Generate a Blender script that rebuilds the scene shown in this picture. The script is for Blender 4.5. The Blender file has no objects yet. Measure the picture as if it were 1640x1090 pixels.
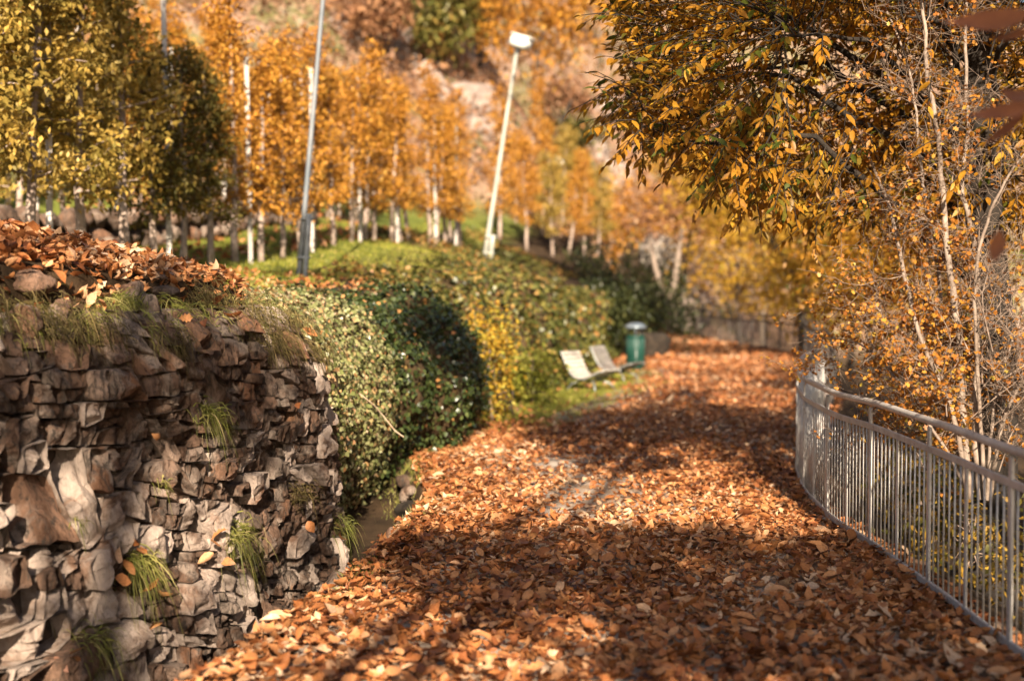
import bpy, math, random
import numpy as np
from mathutils import Vector, noise as mnoise

rng = np.random.default_rng(7)
random.seed(7)
scn = bpy.context.scene
C = scn.collection
R = math.radians

# ---------------------------------------------------------------- camera, world, sun, exposure
CAM_H, FPX = 1.98, 2278.0          # camera height (m), focal length in photo pixels
PITCH = math.atan(83 / FPX)
cam_d = bpy.data.cameras.new('camera')
cam_d.lens = 50.0; cam_d.sensor_width = 36.0
cam_d.clip_start = 0.1; cam_d.clip_end = 1000
cam_d.dof.use_dof = True
cam_d.dof.focus_distance = 10.6
cam_d.dof.aperture_fstop = 1.0
cam = bpy.data.objects.new('camera', cam_d); C.objects.link(cam)
cam.location = (0, 0, CAM_H); cam.rotation_euler = (math.pi / 2 - PITCH, 0, 0)
scn.camera = cam

SUN_EL, SUN_AZ = R(28), R(-3)      # the sun stands behind the camera, SUN_AZ to its left (negative: right)
SV = np.array([-math.sin(SUN_AZ) * math.cos(SUN_EL), -math.cos(SUN_AZ) * math.cos(SUN_EL), math.sin(SUN_EL)])
world = bpy.data.worlds.new('World'); scn.world = world; world.use_nodes = True
wn = world.node_tree.nodes; wl = world.node_tree.links
sky = wn.new('ShaderNodeTexSky'); sky.sky_type = 'NISHITA'; sky.sun_disc = False
sky.sun_elevation = SUN_EL; sky.sun_rotation = math.pi + SUN_AZ
sky.air_density = 1.0; sky.dust_density = 2.0
wl.new(sky.outputs[0], wn['Background'].inputs[0]); wn['Background'].inputs[1].default_value = 0.05
sun_d = bpy.data.lights.new('sun', 'SUN'); sun_d.energy = 5.0; sun_d.angle = R(0.53); sun_d.color = (1.0, 0.85, 0.66)
sun = bpy.data.objects.new('sun', sun_d); C.objects.link(sun)
sun.rotation_euler = Vector(SV).to_track_quat('Z', 'Y').to_euler()
scn.view_settings.view_transform = 'Standard'; scn.view_settings.look = 'None'
scn.view_settings.exposure = 1.38; scn.view_settings.gamma = 1.0
scn.cycles.use_denoising = True
scn.cycles.max_bounces = 4; scn.cycles.diffuse_bounces = 1; scn.cycles.transmission_bounces = 3
scn.cycles.sample_clamp_indirect = 6.0

# ---------------------------------------------------------------- helpers
def tag(o, label=None, cat=None, group=None, kind=None):
    if label: o['label'] = label
    if cat: o['category'] = cat
    if group: o['group'] = group
    if kind: o['kind'] = kind
    return o

def empty(name, loc=(0, 0, 0), rz=0):
    o = bpy.data.objects.new(name, None); C.objects.link(o)
    o.location = loc; o.rotation_euler = (0, 0, rz); o.empty_display_size = 0.2
    return o

def link(name, me, parent=None, loc=None):
    o = bpy.data.objects.new(name, me); C.objects.link(o)
    if parent: o.parent = parent
    if loc is not None: o.location = loc
    return o

def mesh_np(name, V, F, mat, tint=None, smooth=True):
    V = np.asarray(V, np.float32).reshape(-1, 3); F = np.asarray(F, np.int32)
    k = F.shape[1]
    me = bpy.data.meshes.new(name)
    me.vertices.add(len(V)); me.vertices.foreach_set('co', V.ravel())
    me.loops.add(F.size); me.loops.foreach_set('vertex_index', F.ravel())
    me.polygons.add(len(F)); me.polygons.foreach_set('loop_start', np.arange(0, F.size, k, dtype=np.int32))
    me.polygons.foreach_set('use_smooth', np.full(len(F), smooth))
    me.update(calc_edges=True)
    if tint is not None:
        a = me.attributes.new('tint', 'FLOAT', 'POINT'); a.data.foreach_set('value', np.asarray(tint, np.float32))
    me.materials.append(mat)
    return me

def join(parts):
    """[(V, F)] with the same face size -> one (V, F)"""
    Vs, Fs, n = [], [], 0
    for V, F in parts:
        V = np.asarray(V, float); F = np.asarray(F, int)
        Vs.append(V); Fs.append(F + n); n += len(V)
    return np.concatenate(Vs), np.concatenate(Fs)

def tube(P, rad, sides=6, cap=True):
    """tapered tube of quads along the points P"""
    P = np.asarray(P, float); n = len(P)
    rad = np.full(n, rad) if np.isscalar(rad) else np.asarray(rad, float)
    T = np.gradient(P, axis=0); T /= np.linalg.norm(T, axis=1)[:, None] + 1e-9
    ref = np.array([0, 0, 1.0]) if abs(T[0, 2]) < 0.9 else np.array([1.0, 0, 0])
    N = np.cross(T, ref); N /= np.linalg.norm(N, axis=1)[:, None] + 1e-9
    B = np.cross(T, N)
    a = np.linspace(0, 2 * math.pi, sides, endpoint=False)
    V = P[:, None] + rad[:, None, None] * (np.cos(a)[None, :, None] * N[:, None] + np.sin(a)[None, :, None] * B[:, None])
    V = V.reshape(-1, 3)
    F = []
    for i in range(n - 1):
        for j in range(sides):
            k = (j + 1) % sides
            F.append((i * sides + j, i * sides + k, (i + 1) * sides + k, (i + 1) * sides + j))
    if cap:
        c0 = len(V); V = np.vstack([V, P[:1], P[-1:]])
        for j in range(0, sides, 2):
            k, l = (j + 1) % sides, (j + 2) % sides
            F.append((c0, l, k, j)); b = (n - 1) * sides
            F.append((c0 + 1, b + j, b + k, b + l))
    return V, np.array(F)

def box(c, size, M=None):
    s = np.array(size) / 2
    V = np.array([[x, y, z] for x in (-1, 1) for y in (-1, 1) for z in (-1, 1)], float) * s
    if M is not None: V = V @ np.asarray(M).T
    V = V + np.array(c)
    return V, np.array([(0, 1, 3, 2), (4, 6, 7, 5), (0, 4, 5, 1), (2, 3, 7, 6), (0, 2, 6, 4), (1, 5, 7, 3)])

def bbox(c, size, bev=0.006):
    """box with chamfered vertical and horizontal edges (rounded look), quads"""
    sx, sy, sz = np.array(size) / 2
    b = min(bev, sx * .5, sy * .5, sz * .5)
    ring = [(-sx + b, -sy), (sx - b, -sy), (sx, -sy + b), (sx, sy - b), (sx - b, sy), (-sx + b, sy), (-sx, sy - b), (-sx, -sy + b)]
    V = []
    for z, f in ((-sz, b), (-sz + b, 0), (sz - b, 0), (sz, b)):
        for x, y in ring:
            V.append((x - math.copysign(min(f, abs(x)), x), y - math.copysign(min(f, abs(y)), y), z))
    F = []
    for i in range(3):
        for j in range(8):
            k = (j + 1) % 8
            F.append((i * 8 + j, i * 8 + k, i * 8 + 8 + k, i * 8 + 8 + j))
    for o, fl in ((0, True), (24, False)):
        for q in ((0, 1, 2, 3), (0, 3, 4, 7), (4, 5, 6, 7)):
            q = tuple(o + i for i in q)
            F.append(q[::-1] if fl else q)
    return np.array(V) + np.array(c), np.array(F)

def lathe(prof, sides=24):
    prof = np.array(prof, float)
    a = np.linspace(0, 2 * math.pi, sides, endpoint=False)
    V = np.stack([prof[:, None, 0] * np.cos(a), prof[:, None, 0] * np.sin(a), np.repeat(prof[:, 1:2], sides, 1)], -1).reshape(-1, 3)
    F = []
    for i in range(len(prof) - 1):
        for j in range(sides):
            k = (j + 1) % sides
            F.append((i * sides + j, i * sides + k, (i + 1) * sides + k, (i + 1) * sides + j))
    return V, np.array(F)

def wob(x, y, seed=0, f=1.0):
    """smooth wobble in about -1..1"""
    r = np.random.default_rng(1000 + seed)
    out = 0
    for i in range(5):
        a = r.uniform(0, 6.28); k = f * r.uniform(.6, 1.7) * (1.35 ** i)
        out = out + np.sin((x * math.cos(a) + y * math.sin(a)) * k + r.uniform(0, 6.28)) / (1.15 ** i)
    return out / 2.6

# image pixel (photo coordinates) + depth -> world point
def at(u, v, d):
    return np.array([(u - 820) / FPX * d, d, CAM_H - (v - 462) / FPX * d])

def smooth_curve(pts, sig=0.35):
    g = np.arange(-40, 120, 0.05)
    p = np.array(pts, float)
    x = np.interp(g, p[:, 0], p[:, 1])
    n = int(sig * 4 / 0.05); k = np.exp(-0.5 * (np.arange(-n, n + 1) * 0.05 / sig) ** 2); k /= k.sum()
    xp = np.concatenate([np.full(n, x[0]), x, np.full(n, x[-1])])
    xs = np.convolve(xp, k, 'valid')
    return lambda y: np.interp(y, g, xs)

def sstep(a, b, x):
    t = np.clip((x - a) / (b - a), 0, 1); return t * t * (3 - 2 * t)

# ---------------------------------------------------------------- materials
MATS = {}
def new_mat(name):
    m = bpy.data.materials.new(name); m.use_nodes = True
    MATS[name] = m
    return m, m.node_tree.nodes, m.node_tree.links, m.node_tree.nodes['Principled BSDF']

def ramp(nodes, stops):
    r = nodes.new('ShaderNodeValToRGB')
    el = r.color_ramp.elements
    while len(el) < len(stops): el.new(0.5)
    for e, (p, c) in zip(el, stops):
        e.position = p; e.color = (*c, 1)
    return r

def noise_node(nodes, links, scale, detail=6, rough=0.6, coord=None, dist=0.0):
    n = nodes.new('ShaderNodeTexNoise'); n.inputs['Scale'].default_value = scale
    n.inputs['Detail'].default_value = detail; n.inputs['Roughness'].default_value = rough
    n.inputs['Distortion'].default_value = dist
    if coord is not None: links.new(coord, n.inputs['Vector'])
    return n

def mixc(nodes, links, fac, a, b, mode='MIX'):
    m = nodes.new('ShaderNodeMix'); m.data_type = 'RGBA'; m.blend_type = mode
    for sock, val in ((m.inputs[0], fac), (m.inputs[6], a), (m.inputs[7], b)):
        if hasattr(val, 'links'): links.new(val, sock)
        elif isinstance(val, tuple): sock.default_value = (*val, 1)
        else: sock.default_value = val
    return m.outputs[2]

def bump(nodes, links, height, strength, dist, bsdf):
    b = nodes.new('ShaderNodeBump'); b.inputs['Strength'].default_value = strength; b.inputs['Distance'].default_value = dist
    links.new(height, b.inputs['Height']); links.new(b.outputs[0], bsdf.inputs['Normal'])
    return b

def leaf_mat(name, stops, trans=0.3, rough=0.55, spec=0.3, vscale=60):
    m, n, l, p = new_mat(name)
    a = n.new('ShaderNodeAttribute'); a.attribute_name = 'tint'
    rp = ramp(n, stops); l.new(a.outputs['Fac'], rp.inputs[0])
    g = n.new('ShaderNodeNewGeometry')
    nz = noise_node(n, l, vscale, 3, .6, g.outputs['Position'])
    dk = ramp(n, [(0.3, (.55, .5, .45)), (0.6, (1, 1, 1))]); l.new(nz.outputs[0], dk.inputs[0])
    col = mixc(n, l, 0.7, rp.outputs[0], dk.outputs[0], 'MULTIPLY')
    l.new(col, p.inputs['Base Color']); p.inputs['Roughness'].default_value = rough
    p.inputs['Specular IOR Level'].default_value = spec
    t = n.new('ShaderNodeBsdfTranslucent'); l.new(col, t.inputs[0])
    mx = n.new('ShaderNodeMixShader'); mx.inputs[0].default_value = trans
    l.new(p.outputs[0], mx.inputs[1]); l.new(t.outputs[0], mx.inputs[2])
    l.new(mx.outputs[0], n['Material Output'].inputs[0])
    return m

def flat_mat(name, c1, c2, scale=8, rough=0.7, metal=0.0, bmp=0.0, bscale=40, spec=0.4):
    m, n, l, p = new_mat(name)
    g = n.new('ShaderNodeNewGeometry')
    nz = noise_node(n, l, scale, 8, .65, g.outputs['Position'])
    rp = ramp(n, [(0.32, c1), (0.68, c2)]); l.new(nz.outputs[0], rp.inputs[0])
    l.new(rp.outputs[0], p.inputs['Base Color'])
    p.inputs['Roughness'].default_value = rough; p.inputs['Metallic'].default_value = metal
    p.inputs['Specular IOR Level'].default_value = spec
    if bmp:
        nb = noise_node(n, l, bscale, 6, .65, g.outputs['Position'])
        bump(n, l, nb.outputs[0], bmp, 0.02, p)
    return m

M_litter = leaf_mat('fallen_leaf', [(0, (.11, .038, .015)), (.25, (.30, .10, .033)), (.5, (.49, .185, .06)), (.8, (.65, .31, .13)), (1, (.77, .53, .34))], .12, .5, .35, 70)
M_orch_green = leaf_mat('orchard_leaf_yellow_green', [(0, (.14, .13, .03)), (.35, (.34, .25, .055)), (.65, (.59, .38, .08)), (1, (.72, .58, .22))], .3)
M_orch_orange = leaf_mat('orchard_leaf_orange', [(0, (.24, .10, .022)), (.35, (.52, .225, .035)), (.7, (.70, .35, .05)), (1, (.78, .53, .13))], .3)
M_orch_shaded = leaf_mat('orchard_leaf_olive', [(0, (.06, .065, .018)), (.4, (.14, .12, .025)), (.75, (.26, .15, .03)), (1, (.4, .24, .04))], .3)  # darkened ramp paints the shade lying on part of the front row
M_chestnut = leaf_mat('chestnut_leaf', [(0, (.035, .06, .012)), (.22, (.11, .13, .018)), (.36, (.36, .17, .018)), (.65, (.52, .24, .022)), (.88, (.62, .38, .04)), (1, (.5, .5, .07))], .45, .45, .4, 50)
M_hawthorn = leaf_mat('hawthorn_leaf', [(0, (.22, .07, .015)), (.5, (.52, .20, .03)), (.85, (.62, .32, .05)), (1, (.3, .34, .05))], .3, .5, .4, 90)
M_yellow = leaf_mat('yellow_bush_leaf', [(0, (.12, .12, .02)), (.35, (.45, .24, .03)), (.7, (.62, .38, .04)), (1, (.42, .46, .08))], .35)
M_hedge = leaf_mat('outer_bush_leaf', [(0, (.03, .04, .012)), (.35, (.12, .11, .02)), (.65, (.40, .23, .03)), (.85, (.58, .36, .05)), (1, (.3, .36, .07))], .35)
M_brownleaf = leaf_mat('dry_tree_leaf', [(0, (.16, .08, .05)), (.4, (.34, .165, .085)), (.75, (.5, .27, .13)), (1, (.58, .42, .26))], .3)
M_scrub = leaf_mat('pinkish_scrub_leaf', [(0, (.15, .09, .06)), (.4, (.36, .20, .12)), (.75, (.52, .32, .2)), (1, (.6, .46, .34))], .25)
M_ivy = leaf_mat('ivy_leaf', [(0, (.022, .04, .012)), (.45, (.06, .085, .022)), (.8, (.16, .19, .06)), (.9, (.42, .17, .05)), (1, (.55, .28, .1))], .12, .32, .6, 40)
M_ivy_sunlit = leaf_mat('ivy_leaf_pale', [(0, (.07, .09, .025)), (.35, (.20, .22, .07)), (.68, (.42, .41, .2)), (.85, (.55, .28, .11)), (1, (.68, .52, .34))], .12, .32, .6, 40)  # ivy ramp lightened to paint the sun falling on this bank
M_ivy_far = leaf_mat('ivy_leaf_mixed', [(0, (.035, .05, .012)), (.4, (.12, .125, .03)), (.65, (.28, .24, .06)), (.82, (.44, .19, .05)), (1, (.55, .36, .13))], .2, .4, .4, 40)
M_evergreen = leaf_mat('evergreen_leaf', [(0, (.015, .022, .008)), (.6, (.05, .06, .018)), (.9, (.12, .12, .03)), (1, (.36, .2, .04))], .15, .4, .4, 40)
M_grass = leaf_mat('grass_blade', [(0, (.09, .10, .02)), (.45, (.24, .25, .05)), (.8, (.44, .38, .13)), (1, (.55, .42, .22))], .3, .5, .3, 8)
M_meadow = leaf_mat('meadow_grass', [(0, (.12, .15, .02)), (.45, (.28, .29, .035)), (.8, (.44, .40, .08)), (1, (.5, .36, .14))], .3, .5, .3, 3)
M_moss = leaf_mat('dry_moss_grass', [(0, (.06, .05, .02)), (.6, (.17, .13, .045)), (1, (.32, .23, .1))], .25, .6, .2, 8)
M_bark = flat_mat('grey_bark', (.09, .065, .045), (.26, .2, .15), 14, .85, 0, .6, 60)
M_bark_dark = flat_mat('dark_bark', (.012, .009, .007), (.045, .033, .024), 10, .9, 0, .9, 45)
M_bark_pale = flat_mat('pale_smooth_bark', (.13, .09, .065), (.40, .31, .245), 9, .6, 0, .35, 80)
M_twig = flat_mat('twig_bark', (.10, .065, .045), (.34, .25, .19), 20, .6, 0, .2, 80)
M_orchtrunk = flat_mat('orchard_trunk_bark', (.24, .17, .13), (.5, .39, .32), 9, .85, 0, .4, 50)
M_concrete = flat_mat('concrete_post', (.42, .37, .33), (.66, .6, .54), 5, .85, 0, .3, 60)
M_zinc = flat_mat('galvanised_steel', (.48, .445, .41), (.70, .66, .61), 5, .45, .25, .08, 120, .5)
_n, _l = M_zinc.node_tree.nodes, M_zinc.node_tree.links; _p = _n['Principled BSDF']
_g = _n.new('ShaderNodeNewGeometry'); _z = noise_node(_n, _l, 23, 8, .7, _g.outputs['Position'], .4)
_r = ramp(_n, [(.56, (0, 0, 0)), (.68, (.8, .8, .8))]); _l.new(_z.outputs[0], _r.inputs[0])
_l.new(mixc(_n, _l, _r.outputs[0], _p.inputs['Base Color'].links[0].from_socket, (.2, .12, .075)), _p.inputs['Base Color'])
M_zinc_shaded = flat_mat('weathered_dark_steel', (.10, .085, .075), (.2, .17, .15), 5, .6, .2, .08, 120, .4)  # zinc darkened to paint in the shade at the far bend
M_pole = flat_mat('grey_green_painted_pole', (.30, .31, .27), (.48, .47, .41), 3, .5, .15, .05, 80)
M_pole_dark = flat_mat('blue_grey_pole', (.13, .15, .17), (.24, .25, .26), 3, .5, .15, .05, 80)
M_lamp = flat_mat('white_lamp_housing', (.68, .72, .69), (.82, .84, .8), 6, .45)
M_glass, _n, _l, _p = new_mat('lamp_glass'); _p.inputs['Base Color'].default_value = (.7, .74, .74, 1); _p.inputs['Roughness'].default_value = .12
M_slat = flat_mat('weathered_white_wood', (.38, .34, .29), (.6, .55, .48), 14, .65, 0, .2, 60)
M_slat_shaded = flat_mat('weathered_grey_wood', (.16, .145, .135), (.32, .29, .26), 14, .65, 0, .2, 60)  # same wood as the white chair, with shade painted into its colour
M_chairmetal = flat_mat('grey_metal_frame', (.20, .22, .22), (.36, .37, .36), 8, .4, .4)
M_bin = flat_mat('dark_green_paint', (.006, .036, .026), (.014, .07, .052), 9, .38, 0, .1, 30)
M_binlid = flat_mat('grey_blue_metal', (.12, .15, .18), (.24, .28, .32), 8, .3, .4)
M_darkwood = flat_mat('dark_wood', (.02, .016, .012), (.07, .05, .035), 10, .8)
M_stake = flat_mat('dry_wood', (.32, .22, .14), (.55, .42, .3), 12, .8)
M_soil = flat_mat('dark_soil', (.012, .009, .006), (.05, .034, .022), 7, .95, 0, .8, 25)

M_leafsoil = flat_mat('leafy_earth', (.02, .018, .008), (.13, .075, .03), 9, .95, 0, .8, 25)
# rubble stone
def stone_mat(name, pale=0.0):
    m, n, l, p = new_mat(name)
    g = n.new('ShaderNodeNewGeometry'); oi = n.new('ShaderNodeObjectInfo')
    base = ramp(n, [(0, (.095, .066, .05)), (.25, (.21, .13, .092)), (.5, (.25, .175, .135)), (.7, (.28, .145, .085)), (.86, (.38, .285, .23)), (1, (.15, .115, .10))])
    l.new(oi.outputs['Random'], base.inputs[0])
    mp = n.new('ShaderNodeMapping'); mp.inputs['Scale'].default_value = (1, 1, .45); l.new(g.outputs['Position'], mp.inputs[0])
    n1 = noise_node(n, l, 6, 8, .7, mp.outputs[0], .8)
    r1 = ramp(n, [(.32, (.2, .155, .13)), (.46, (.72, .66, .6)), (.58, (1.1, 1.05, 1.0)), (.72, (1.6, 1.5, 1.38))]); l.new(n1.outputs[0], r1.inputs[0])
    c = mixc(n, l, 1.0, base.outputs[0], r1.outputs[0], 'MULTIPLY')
    n2 = noise_node(n, l, 2.6, 6, .65, g.outputs['Position'], .5)                 # pale lichen patches, spread and lightened in the sunlit copy
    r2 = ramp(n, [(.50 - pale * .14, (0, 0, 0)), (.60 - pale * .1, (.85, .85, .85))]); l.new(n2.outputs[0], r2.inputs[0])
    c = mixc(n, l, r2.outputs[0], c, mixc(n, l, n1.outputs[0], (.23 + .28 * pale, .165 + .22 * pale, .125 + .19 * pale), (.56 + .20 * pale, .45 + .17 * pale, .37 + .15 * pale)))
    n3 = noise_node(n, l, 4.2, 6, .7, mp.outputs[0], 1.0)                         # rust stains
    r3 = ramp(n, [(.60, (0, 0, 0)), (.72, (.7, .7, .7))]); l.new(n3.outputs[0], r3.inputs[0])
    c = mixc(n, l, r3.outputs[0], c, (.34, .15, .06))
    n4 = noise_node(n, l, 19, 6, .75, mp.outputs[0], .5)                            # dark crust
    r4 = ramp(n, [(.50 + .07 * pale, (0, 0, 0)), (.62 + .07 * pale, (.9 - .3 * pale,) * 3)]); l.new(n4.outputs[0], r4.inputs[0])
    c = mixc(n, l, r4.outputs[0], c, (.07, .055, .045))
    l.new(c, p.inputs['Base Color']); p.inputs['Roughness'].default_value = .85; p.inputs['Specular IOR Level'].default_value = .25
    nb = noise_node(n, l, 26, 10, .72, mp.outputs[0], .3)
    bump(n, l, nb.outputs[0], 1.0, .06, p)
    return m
M_stone = stone_mat('rubble_stone'); M_stone_pale_sunlit = stone_mat('pale_rubble_stone', 1.0)  # second copy has sunlight painted into the stone colour

def rock_mat():
    m, n, l, p = new_mat('cliff_rock')
    g = n.new('ShaderNodeNewGeometry')
    n1 = noise_node(n, l, .9, 8, .7, g.outputs['Position'], .6)
    r1 = ramp(n, [(.3, (.10, .08, .07)), (.48, (.32, .24, .2)), (.7, (.56, .46, .39))]); l.new(n1.outputs[0], r1.inputs[0])
    l.new(r1.outputs[0], p.inputs['Base Color']); p.inputs['Roughness'].default_value = .9
    nb = noise_node(n, l, 2.5, 8, .7, g.outputs['Position']); bump(n, l, nb.outputs[0], .8, .3, p)
    return m
M_rock = rock_mat()

def ground_mat():
    m, n, l, p = new_mat('ground_soil_and_turf')
    g = n.new('ShaderNodeNewGeometry')
    n1 = noise_node(n, l, 1.3, 8, .65, g.outputs['Position'])
    soil = ramp(n, [(.35, (.025, .016, .009)), (.65, (.085, .052, .028))]); l.new(n1.outputs[0], soil.inputs[0])
    n2 = noise_node(n, l, .35, 6, .65, g.outputs['Position'], .5)
    turf = ramp(n, [(.35, (.08, .10, .018)), (.55, (.17, .19, .035)), (.7, (.27, .2, .07))]); l.new(n2.outputs[0], turf.inputs[0])
    a = n.new('ShaderNodeAttribute'); a.attribute_name = 'turf'
    c = mixc(n, l, a.outputs['Fac'], soil.outputs[0], turf.outputs[0])
    n3 = noise_node(n, l, .16, 8, .72, g.outputs['Position'], .8)
    hill = ramp(n, [(.3, (.10, .075, .045)), (.42, (.26, .15, .09)), (.52, (.36, .24, .17)), (.58, (.16, .15, .05)), (.70, (.48, .36, .28))]); l.new(n3.outputs[0], hill.inputs[0])
    h = n.new('ShaderNodeAttribute'); h.attribute_name = 'hill'
    c = mixc(n, l, h.outputs['Fac'], c, hill.outputs[0])
    l.new(c, p.inputs['Base Color']); p.inputs['Roughness'].default_value = .95; p.inputs['Specular IOR Level'].default_value = .15
    nb = noise_node(n, l, 14, 8, .7, g.outputs['Position']); bump(n, l, nb.outputs[0], .8, .04, p)
    return m
M_ground = ground_mat()

def path_mat():
    m, n, l, p = new_mat('sandy_gravel')
    g = n.new('ShaderNodeNewGeometry')
    n1 = noise_node(n, l, 45, 8, .75, g.outputs['Position'])
    r1 = ramp(n, [(.3, (.28, .21, .16)), (.5, (.52, .43, .35)), (.7, (.7, .62, .53))]); l.new(n1.outputs[0], r1.inputs[0])
    n2 = noise_node(n, l, 1.6, 6, .6, g.outputs['Position'])
    r2 = ramp(n, [(.4, (.6, .48, .38)), (.62, (1, 1, 1))]); l.new(n2.outputs[0], r2.inputs[0])
    c = mixc(n, l, 1.0, r1.outputs[0], r2.outputs[0], 'MULTIPLY')
    l.new(c, p.inputs['Base Color']); p.inputs['Roughness'].default_value = .9; p.inputs['Specular IOR Level'].default_value = .2
    nb = noise_node(n, l, 90, 6, .7, g.outputs['Position']); bump(n, l, nb.outputs[0], .7, .015, p)
    return m
M_path = path_mat()

# ---------------------------------------------------------------- terrain
Xe = smooth_curve([(-40, -14), (-15, -8), (0, -7.2), (4.5, -4.75), (6.5, -3.55), (8, -2.68), (9.5, -1.96), (10.8, -1.56), (11.7, -1.44), (12.5, -1.62),
                   (13.4, -2.0), (14.3, -1.98), (15.5, -1.62), (17, -1.2), (18.3, -.88), (19.3, -.75), (20.3, -1.1), (22, -.95), (24, -.5), (26, 0.05),
                   (30, .72), (36, 1.5), (42, 2.9), (50, 4.4), (57, 4.4), (62, 3.0), (80, -6), (120, -20)], .28)
Xl = smooth_curve([(-40, -12), (0, -3.0), (6, -1.85), (7.2, -1.55), (8.5, -1.3), (10.3, -1.05), (11.5, -.92), (12.5, -.8), (13.3, -.76), (14.3, -.84), (15.5, -1.02), (16.5, -1.12), (17.5, -.95), (18.5, -.7), (19.5, -.5),
                   (22, -.55), (26, .5), (30, 1.45), (36, 2.4), (42, 3.5), (50, 4.6), (57, 4.6), (62, 3.2), (80, -5.8), (120, -20)], .25)
Xf = smooth_curve([(-40, 3), (2, 2.62), (7, 2.68), (12, 2.68), (13.5, 2.78), (15.4, 3.08), (18, 3.68), (20.5, 4.45), (25, 5.7), (30, 6.6), (36, 7.7), (41.8, 8.6),
                   (44, 8.4), (48, 7.9), (57, 7.1), (62, 5), (80, -4), (120, -19)], .3)
def ztop(Y): return np.interp(Y, [-20, 0, 8, 11, 14, 18, 25, 28, 32, 38, 45, 60], [2.1, 2.05, 2.0, 1.88, 1.78, 1.8, 2.15, 2.25, 1.95, 1.8, 2.0, 2.6])
def softplus(x, k): return np.log1p(np.exp(np.clip(x / k, -40, 40))) * k
def hill_h(X, Y):
    d0 = np.interp(X, [-80, -25, -8, 0, 6, 15, 60], [22, 36, 44, 52, 62, 78, 95])
    h = 0.62 * softplus(Y - d0, 3.0) + 0.30 * softplus(Xe(Y) - X - 8.0, 1.5)
    h = h + sstep(4, 18, h) * (1.6 * wob(X, Y, 3, .11) + .6 * wob(X, Y, 4, .4))
    return 75 * (1 - np.exp(-np.maximum(h, 0) / 75))
def gz(X, Y):
    X = np.asarray(X, float); Y = np.asarray(Y, float)
    s = Xe(Y) - X
    dd = np.interp(Y, [-5, 5, 12.5, 15.3, 16.8], [.35, .5, .55, .4, 0])
    base = -dd * sstep(0.0, 0.2, Xl(Y) - X + .06 * wob(X, Y, 8, 5)) + 0.025 * wob(X, Y, 1, 1.1)
    w = np.interp(Y, [12.2, 14], [.3, .7]); off = np.interp(Y, [12.2, 13.6], [.5, .1])
    rise = sstep(0, 1, (s - off) / w)
    lip = np.interp(Y, [9, 14, 20, 26, 34], [.42, .2, .12, .3, 1.5]); lsc = np.interp(Y, [20, 32], [.9, 2.8])
    bank = ztop(Y) + lip * (1 - np.exp(-np.maximum(s - .45, 0) / lsc)) + .05 * wob(X, Y, 2, .9) + .07 * np.clip(s - .6, 0, 6)
    z = base * (1 - rise) + bank * rise
    r = np.maximum(X - Xf(Y) - .22, 0)
    z = z - 2.6 * (1 - np.exp(-r * .6 / 2.6))
    return z + hill_h(X, Y)

scol = np.concatenate([-np.geomspace(150, 4.2, 44), np.arange(-4, -1.0, .16), np.arange(-1.0, 1.0, .055), np.arange(1.0, 7, .2), np.geomspace(7.1, 150, 34)])
yrow = np.concatenate([np.arange(-30, 4, 1.0), np.arange(4, 22, .12), np.arange(22, 62, .4), np.geomspace(62, 320, 60)])
GS, GY = np.meshgrid(scol, yrow)
GX = Xe(GY) + GS
GZ = gz(GX, GY)
nr, nc = GX.shape
V = np.stack([GX, GY, GZ], -1).reshape(-1, 3)
idx = np.arange(nr * nc).reshape(nr, nc)
F = np.stack([idx[:-1, :-1], idx[:-1, 1:], idx[1:, 1:], idx[1:, :-1]], -1).reshape(-1, 4)
gm = mesh_np('ground', V, F, M_ground)
a = gm.attributes.new('turf', 'FLOAT', 'POINT')
ss = -GS
turf = sstep(1.6, 3, ss) * sstep(13, 17, GY) * np.where(GY < 31, 1, sstep(3.2, 4.2, ss)) + sstep(18.5, 21, GY) * (1 - sstep(31, 38, GY)) * sstep(-3.2, -1.6, ss - .35 * wob(GX, GY, 9, 1.5)) * (ss < 1)
a.data.foreach_set('value', np.clip(turf, 0, 1).astype(np.float32).ravel())
a = gm.attributes.new('hill', 'FLOAT', 'POINT'); a.data.foreach_set('value', sstep(.4, 2.0, hill_h(GX, GY)).astype(np.float32).ravel())
ground = tag(link('ground', gm), 'earth, turf and wooded hillside beside the leaf-strewn path', 'ground', kind='structure')

# the path itself: a gravel sheet a few mm above the ground
py = np.concatenate([np.arange(-8, 22, .2), np.arange(22, 64, .5)])
pt = np.linspace(0, 1, 26)
xl = Xl(py) + np.interp(py, [18, 21, 30, 40], [.18, 1.0, 1.0, .5]); xr = Xf(py) - .03
PX = xl[:, None] + (xr - xl)[:, None] * pt[None]
PY = np.repeat(py[:, None], len(pt), 1)
PX[:, 0] += .12 * wob(py, py * 0, 21, 1.7); 
PZ = gz(PX, PY) + .012
PZ[:, 0] -= .03
idx = np.arange(PX.size).reshape(PX.shape)
F = np.stack([idx[:-1, :-1], idx[:-1, 1:], idx[1:, 1:], idx[1:, :-1]], -1).reshape(-1, 4)
path = tag(link('path', mesh_np('path', np.stack([PX, PY, PZ], -1).reshape(-1, 3), F, M_path)), 'pale gravel footpath buried under fallen leaves', 'path', kind='structure')

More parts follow.
